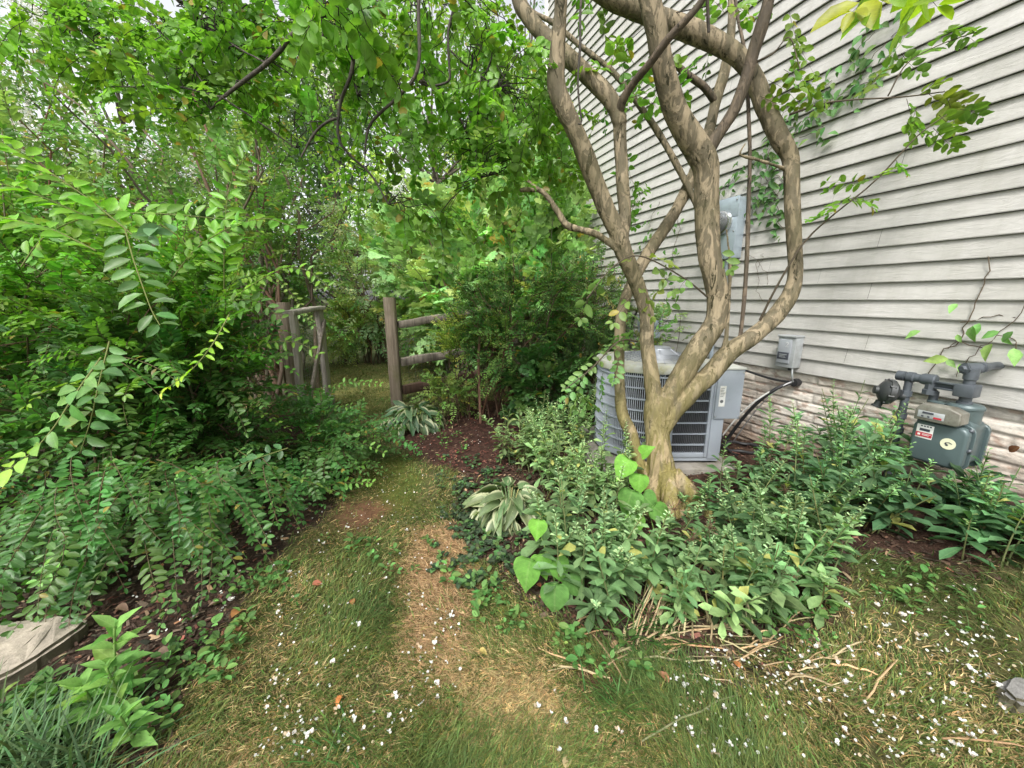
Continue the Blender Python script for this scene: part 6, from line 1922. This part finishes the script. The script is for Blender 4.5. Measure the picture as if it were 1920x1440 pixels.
# dark broad leaves low down by the air conditioner
bush('broad_leaf_shrub', 'dark rounded leafy shrub low beside the air conditioner and trunk', 'shrub', (.33, 3.55), .78, .34, .34, 14, 200, .060, .75, (0.035, 0.080, 0.026), M=6, L=(.12, .25), low=.35, lo=.3, rad=.006, mats=[M_leaf, M_wood])
bush('broad_leaf_shrub', 'dark leafy undergrowth in deep shade behind the air conditioner', 'shrub', (.75, 3.75), .85, .4, .3, 12, 170, .055, .6, (0.026, 0.055, 0.022), M=7, L=(.15, .28), low=.3, lo=.3, rad=.006)
bush('leafy_climber', 'light leafy climber with thin stems between air conditioner and house wall', 'vine', (1.30, 3.55), 1.25, .38, .16, 12, 80, .042, .45, (0.075, 0.13, 0.055), M=7, L=(.14, .28), low=.6, lo=.4, rad=.003)
bush('low_bush', 'thin ragged bush under the fence rails beside the hosta', 'shrub', (-.62, 3.75), .5, .3, .25, 12, 90, .036, .55, (0.07, 0.12, 0.035), M=7, L=(.1, .22), low=.4, lo=.3, rad=.003)
# beyond the gap
bush('pale_bush', 'pale yellow green airy bush in the gap beyond the open gate', 'shrub', (-3.1, 7.3), 1.35, .6, .5, 16, 340, .05, .45, (0.11, 0.17, 0.055), M=9, L=(.18, .34), low=.35, lo=.25, rad=.006)
bush('pale_bush', 'mid green leafy bush beyond the gap at the right of the path', 'shrub', (-1.85, 7.7), 1.1, .6, .5, 14, 280, .06, .5, (0.095, 0.16, 0.06), M=8, L=(.18, .34), low=.3, lo=.2, rad=.006)
bush('dense_shrub', 'dense dark shrub behind the gate and left shrub', 'shrub', (-3.9, 5.9), 2.1, 1.0, .8, 26, 560, .06, .5, (0.055, 0.105, 0.038), M=9, L=(.25, .45), low=.3, lo=.25, rad=.010)
bush('dense_shrub', 'grey green shrub with narrow leaves left of the fig', 'shrub', (-2.7, 7.4), 2.9, 1.0, .8, 24, 420, .075, .42, (0.11, 0.175, 0.10), M=9, L=(.25, .5), low=.4, lo=.25, rad=.012)
bush('dense_shrub', 'dark mid height shrub directly behind the fig', 'shrub', (-.6, 7.6), 2.2, 1.2, .7, 22, 420, .08, .5, (0.065, 0.115, 0.045), M=8, L=(.25, .5), low=.35, lo=.2, rad=.012)


def tree(label, x, y, h, cr, nclump, col, leaf=.11, ratio=.5, per=210, trunk=.13, low=.25, shape='round', tpl=SMALL, bcol=(0.10, 0.085, 0.065)):
    fo = Foli()
    z0_ = gzf(x, y)
    t = thing('background_tree', (x, y, z0_), label, 'tree', 'trees at the back of the yard')
    mb = MB()
    K = 9
    tp = [Vector((x + .12 * math.sin(k * .8 + x), y + .1 * math.cos(k * .9), z0_ - .2 + (h * .9) * k / (K - 1))) for k in range(K)]
    mb.tube(tp, [trunk * (1 - .8 * k / (K - 1)) for k in range(K)], 10)
    cen = []; rads = []
    for i in range(nclump):
        f = rng.uniform(low, 1.0)
        if shape == 'cone': R = cr * (1.05 - f) * 1.1 + .15
        else: R = cr * math.sqrt(max(.05, 1 - ((f - .55) / .5) ** 2))
        a = rng.uniform(0, 2 * PI); r = R * math.sqrt(rng.uniform(.15, 1))
        cpt = Vector((x + r * math.cos(a), y + r * math.sin(a), z0_ + h * f + rng.normal() * .15))
        if not (inyard(cpt.x, cpt.y, .4) or cpt.y > 7.2): continue
        cen.append(tuple(cpt)); rads.append(rng.uniform(.45, .85) * cr / 2.0)
        k = min(K - 1, max(1, int((cpt.z - z0_) / (h * .9) * (K - 1) * .75)))
        s = tp[k]
        mid = s.lerp(cpt, .5) + Vector((0, 0, -.08 * cr + rng.normal() * .08))
        rr = trunk * .28
        mb.tube([s, s.lerp(mid, .6) + Vector((rng.normal() * .05, rng.normal() * .05, 0)), mid, cpt], [rr, rr * .7, rr * .5, rr * .15], 6)
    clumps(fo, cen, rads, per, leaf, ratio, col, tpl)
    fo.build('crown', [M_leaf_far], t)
    mb.build('trunk', bark_far, t, 80)


bark_far = paint('rough_bark', (0.11, 0.09, 0.07), .9, 0, .3, (0.05, 0.045, 0.035), 12, .5)
tree('tall dark evergreen tree rising behind the flowering crepe myrtle', -4.3, 10.5, 9.5, 2.3, 60, (0.022, 0.045, 0.022), .13, .35, 260, .2, .12, 'cone')
tree('mid green leafy tree behind the left shrubs', -7.0, 7.8, 5.6, 2.4, 42, (0.055, 0.105, 0.03), .11, .5, 230)
tree('light green leafy tree at the far left back corner', -10.0, 6.5, 5.8, 2.6, 40, (0.065, 0.12, 0.035), .12, .5, 220)
tree('yellow green leafy tree behind the fig', -1.9, 10.0, 7.2, 2.4, 46, (0.085, 0.155, 0.035), .12, .55, 240)
tree('dark leafy tree behind the fig and the fence corner', .1, 11.5, 7.4, 2.4, 40, (0.045, 0.085, 0.03), .12, .5, 230)
tree('tall thin crowned tree with sky showing through beside the house corner', .55, 12.5, 10.5, 2.2, 26, (0.060, 0.10, 0.045), .12, .45, 150)
tree('dark hedge like tree in the deep background at left', -7.5, 12.5, 6.6, 3.0, 46, (0.035, 0.07, 0.025), .14, .5, 230)
tree('distant broad tree far behind the evergreen', -2.2, 16.0, 8.0, 3.2, 44, (0.05, 0.09, 0.035), .16, .5, 220)
tree('distant tree beyond the far left lawn', -14.0, 9.0, 6.0, 3.2, 40, (0.05, 0.10, 0.03), .15, .5, 200)

# ------------------------------------------------------------------ vines on the wall
def wall_vine(label, strands, leaf, col, ratio=.55, dens=26, cat='vine', jit=.035, lift=.02, stem=.002):
    fo = Foli()
    for px in strands:
        pts = []
        for (u, v) in px:
            a = (u - 960) / F; b = -(v - 720) / F
            d = Vector((a, cp + b * sp, -sp + b * cp)); tt = (D - .022) / (NX * d.x + NY * d.y)
            pts.append(np.array((d.x * tt, d.y * tt, CAMH + d.z * tt)))
        pts = np.array(pts); s = np.concatenate([[0], np.cumsum(np.linalg.norm(np.diff(pts, axis=0), axis=1))])
        tt = np.linspace(0, s[-1], max(8, int(s[-1] / .03)))
        c = np.stack([np.interp(tt, s, pts[:, i]) for i in range(3)], 1)
        wob = rng.normal(size=c.shape) * .006; c = c + wob
        fo.tubes(c[None], np.full((1, len(c)), stem), (0.10, 0.075, 0.05), sides=4)
        m = int(s[-1] * dens)
        if m == 0 or leaf == 0: continue
        q = rng.uniform(0, s[-1], m)
        pos = np.stack([np.interp(q, tt, c[:, i]) for i in range(3)], 1)
        al = rng.normal(size=m) * jit; ve = rng.normal(size=m) * jit * 1.1
        pos = pos + np.array([DX, DY, 0])[None] * al[:, None] + np.array([0, 0, 1.0])[None] * ve[:, None] + np.array([-NX, -NY, 0])[None] * (lift * rng.uniform(.3, 1.6, m))[:, None]
        Yd = np.array([DX, DY, 0])[None] * rng.normal(size=(m, 1)) + np.array([0, 0, -1.0])[None] * rng.uniform(.2, 1.3, (m, 1)) + np.array([-NX, -NY, 0])[None] * rng.uniform(0, .5, (m, 1))
        Z = np.array([-NX, -NY, .45])[None] + rv(m, .3)
        l = leaf * rng.uniform(.6, 1.25, m)
        fo.add(LANCE, pos, Yd, Z, l, l * ratio, cvar(col, m, .22, .1))
    c0_ = fo.V[0].reshape(-1, 3).mean(0)
    t = thing('wall_vine', (float(c0_[0]), float(c0_[1]), float(c0_[2])), label, cat)
    fo.build('foliage', [M_leaf_soft, M_wood], t)


wall_vine('green creeper climbing diagonally up the siding above the electric meter box',
          [[(1400, 420), (1420, 370), (1435, 320), (1440, 280), (1470, 250), (1520, 215), (1580, 175), (1620, 130), (1650, 90), (1690, 50)], [(1440, 280), (1410, 300), (1380, 330), (1350, 355)], [(1435, 330), (1460, 370), (1455, 410), (1470, 430)], [(1440, 280), (1450, 320), (1470, 340), (1450, 380)],
           [(1470, 250), (1450, 225), (1500, 190), (1560, 150)], [(1580, 175), (1640, 150), (1680, 110)], [(1420, 350), (1440, 340), (1430, 370), (1440, 400)], [(1620, 130), (1600, 100), (1640, 60)], [(1530, 215), (1545, 240), (1500, 260)]], .058, (0.060, 0.115, 0.042), dens=64, jit=.05)
wall_vine('bare dry vine tendril with a few pale leaves on the siding above the gas meter',
          [[(1858, 480), (1850, 510), (1830, 560), (1815, 610), (1790, 640), (1750, 680), (1735, 715)]], .06, (0.13, 0.21, 0.08), dens=6, stem=.0028)
wall_vine('pale leafy vine hanging over the gas meter pipes at the right edge',
          [[(1930, 560), (1900, 600), (1870, 630), (1840, 650), (1810, 680), (1790, 705)], [(1900, 600), (1870, 590), (1830, 600), (1800, 605)], [(1870, 630), (1910, 640), (1900, 665)], [(1840, 650), (1800, 640), (1770, 655)]], .075, (0.13, 0.22, 0.075), dens=19, jit=.05, lift=.05)
wall_vine('dead thin vine scrawl on the siding right of the electric meter box', [[(1405, 480), (1420, 490), (1423, 520), (1420, 545), (1428, 562), (1445, 568)], [(1420, 490), (1435, 510), (1440, 535)], [(1425, 500), (1430, 475)]], 0, (0, 0, 0), stem=.0013)
wall_vine('sparse climbing sprigs on the far part of the siding behind the trunks', [[(1200, 400), (1190, 350), (1180, 320)], [(1215, 440), (1225, 400), (1240, 380)], [(1260, 520), (1262, 470), (1275, 430), (1270, 400)], [(1200, 470), (1230, 450), (1250, 440)]], .05, (0.055, 0.11, 0.03), dens=34, jit=.06)

# ------------------------------------------------------------------ fallen blossom, leaves
PVAR = []
for k in range(5):
    fo = Foli(); n = [3, 4, 5, 7, 9][k]
    a = np.arange(n) * 2.4 + rng.uniform(0, 1)
    Y = np.stack([np.cos(a), np.sin(a), rng.uniform(.1, .6, n)], 1)
    off = rv(n, .2 * (k + 1) / 3) * np.array([1, 1, .3]); off[:, 2] = np.abs(off[:, 2])
    fo.add(PETAL, off, Y, np.array([0, 0, 1.]) + rv(n, .5), rng.uniform(.7, 1.2, n), rng.uniform(.7, 1.1, n), np.where(rng.random((n, 1)) < .14, np.array([[0.50, 0.40, 0.27]]), cvar((0.72, 0.72, 0.69), n, .10, .03)))
    ob = fo.build('proto', [M_petal]); PVAR.append(ob.data); ob.data.name = 'fallen_blossom'
    bpy.data.objects.remove(ob)


def region_pts(poly, m):
    poly = np.array(poly, float); lo, hi = poly.min(0), poly.max(0); out = []
    while len(out) < m:
        u, v = rng.uniform(lo[0], hi[0]), rng.uniform(lo[1], hi[1]); ins = False
        for i in range(len(poly)):
            (ax_, ay_), (bx_, by_) = poly[i], poly[(i + 1) % len(poly)]
            if (ay_ > v) != (by_ > v) and u < ax_ + (v - ay_) / (by_ - ay_) * (bx_ - ax_): ins = not ins
        if ins:
            g = G(u, v)
            if rng.random() < sstep(0.40, 0.62, fbm(np.array([g.x * 5 + 7]), np.array([g.y * 5]), 3))[0] + 0.22: out.append((u, v))
    return out


BL = [([(500, 1000), (640, 930), (720, 960), (880, 1050), (860, 1300), (700, 1420), (480, 1430), (520, 1200)], 46, 'white crepe myrtle blossom fallen on the grass path', 'white blossoms fallen on the path'),
      ([(1250, 1240), (1560, 1200), (1620, 1060), (1800, 1080), (1920, 1080), (1920, 1430), (1260, 1430)], 84, 'white crepe myrtle blossom fallen on the right hand lawn', 'white blossoms fallen on the right lawn'),
      ([(1330, 1200), (1560, 1190), (1540, 1280), (1320, 1300)], 14, 'white crepe myrtle blossom fallen among the dry stalks at the bed front', 'white blossoms fallen among the dry stalks'),
      ([(200, 1060), (480, 1040), (420, 1180), (280, 1200)], 7, 'white crepe myrtle blossom fallen on the dark mulch at left', 'white blossoms fallen on the left mulch'),
      ([(1000, 1250), (1250, 1300), (1250, 1430), (900, 1430)], 8, 'white crepe myrtle blossom fallen on the dry straw at bottom centre', 'white blossoms fallen on the dry straw')]
for poly, m, lab, grp in BL:
    for (u, v) in region_pts(poly, m):
        g = G(u, v)
        ob = bpy.data.objects.new('fallen_blossom', random.choice(PVAR)); COL.objects.link(ob)
        s = random.uniform(.006, .0105) * (1.25 if random.random() < .2 else 1)
        ob.scale = (s,) * 3; ob.location = (g.x, g.y, g.z + .024 + random.uniform(0, .010)); ob.rotation_euler = (random.uniform(-.3, .3), random.uniform(-.3, .3), random.uniform(0, 6.28))
        tag(ob, lab, 'blossom', grp)
ob = bpy.data.objects.new('fallen_blossom', PVAR[4]); COL.objects.link(ob); g = G(425, 1093); ob.location = (g.x, g.y, g.z + .02); ob.scale = (.017,) * 3
tag(ob, 'largest white fallen blossom cluster on the dark mulch below the left shrub', 'blossom')
fo = Foli()
uv_ = region_pts(BL[0][0], 330) + region_pts(BL[1][0], 400) + region_pts(BL[2][0], 70) + region_pts(BL[3][0], 50) + region_pts([(680, 880), (880, 860), (860, 1000), (650, 1000)], 90) + region_pts([(820, 800), (960, 770), (940, 850), (760, 860)], 60) + region_pts([(300, 900), (1000, 900), (1000, 1000), (300, 1000)], 20)
b = np.array([tuple(G(u, v)) for u, v in uv_]) + np.array([0, 0, .018]); n = len(b)
l = rng.uniform(.004, .010, n)
fo.add(PETAL, b, rv(n) * np.array([1, 1, .3]), np.array([0, 0, 1.]) + rv(n, .5), l, l, np.where(rng.random((n, 1)) < .25, cvar((0.46, 0.37, 0.25), n, .2, .05), cvar((0.72, 0.72, 0.68), n, .10, .03)))
tag(fo.build('fallen_petals', [M_petal]), 'small white crepe myrtle petals scattered over the turf and beds', 'petals', kind='stuff')

M_dead = leafmat('dead_leaf', .6, .2, .3, .2, tint=(1.1, .9, .6), gain=1.0)
DL = [(447, 1157, .055, (0.42, 0.20, 0.075), 'curled orange tan leaf fallen at the edge of the left mulch and grass'), (596, 1103, .042, (0.34, 0.12, 0.07), 'reddish brown leaf fallen on the path grass near the shrub'),
      (662, 1136, .035, (0.36, 0.16, 0.07), 'small brown leaf fallen in the middle of the grass path'), (655, 1086, .038, (0.45, 0.30, 0.15), 'pale tan leaf fallen among blossoms on the upper path'),
      (637, 1324, .030, (0.46, 0.17, 0.05), 'small bright orange leaf fallen on the lower path'), (906, 1232, .032, (0.42, 0.33, 0.11), 'yellow tan leaf fallen on the dry grass right of the straw patch'),
      (1240, 1278, .05, (0.36, 0.17, 0.10), 'pinkish brown curled leaf among the dry stalks below the bed'), (449, 1187, .034, (0.28, 0.13, 0.07), 'dark brown leaf fallen just below the curled orange leaf'),
      (298, 1072, .06, (0.25, 0.13, 0.06), 'long brown leaf on the dark mulch under the left shrub'), (305, 1235, .06, (0.20, 0.14, 0.10), 'greyish brown leaf on the mulch beside the pale leafy plant'),
      (405, 1140, .05, (0.22, 0.16, 0.12), 'grey brown leaf on the mulch above the curled orange leaf'), (660, 1032, .03, (0.45, 0.25, 0.05), 'small yellow orange leaf on the path beside the sprawling bush'),
      (1010, 1105, .03, (0.38, 0.12, 0.07), 'small red brown leaf at the left corner of the planting bed'), (1380, 1255, .028, (0.42, 0.16, 0.06), 'small orange leaf among blossoms at the bed front'),
      (230, 1150, .055, (0.20, 0.13, 0.09), 'brown leaf on the mulch above the pale leafy plant'), (1065, 1440, .04, (0.45, 0.36, 0.2), 'pale yellow leaf at the bottom edge on dry straw'),
      (1905, 842, .05, (0.16, 0.075, 0.04), 'small dead brown leaf caught on the brick base right of the gas meter')]
for (u, v, s, c, lab) in DL:
    fo = Foli(); 
    if 'brick base' in lab:
        p = np.array(tuple(W(0.765, .505, .022))); Yv = np.array([[DX * .6, DY * .6, -.7]]); Zv = np.array([[-NX, -NY, .4]])
    else:
        g = G(u, v); p = np.array((g.x, g.y, g.z + .022)); a = rng.uniform(0, 6.28); Yv = np.array([[math.cos(a), math.sin(a), rng.uniform(-.1, .25)]]); Zv = np.array([[rng.normal() * .35, rng.normal() * .35 - .15, 1.]])
    fo.add(leaf_tpl([(.12, .3), (.3, .48), (.55, .5), (.8, .3)], .55, .25), p[None] - Yv * s * .5, Yv, Zv, s, s * .62, np.array(c)[None])
    o = fo.build('fallen_leaf', [M_dead])
    o.data.transform(Matrix.Translation(-Vector(p))); o.location = Vector(p)
    tag(o, lab, 'leaf', 'fallen dead leaves')
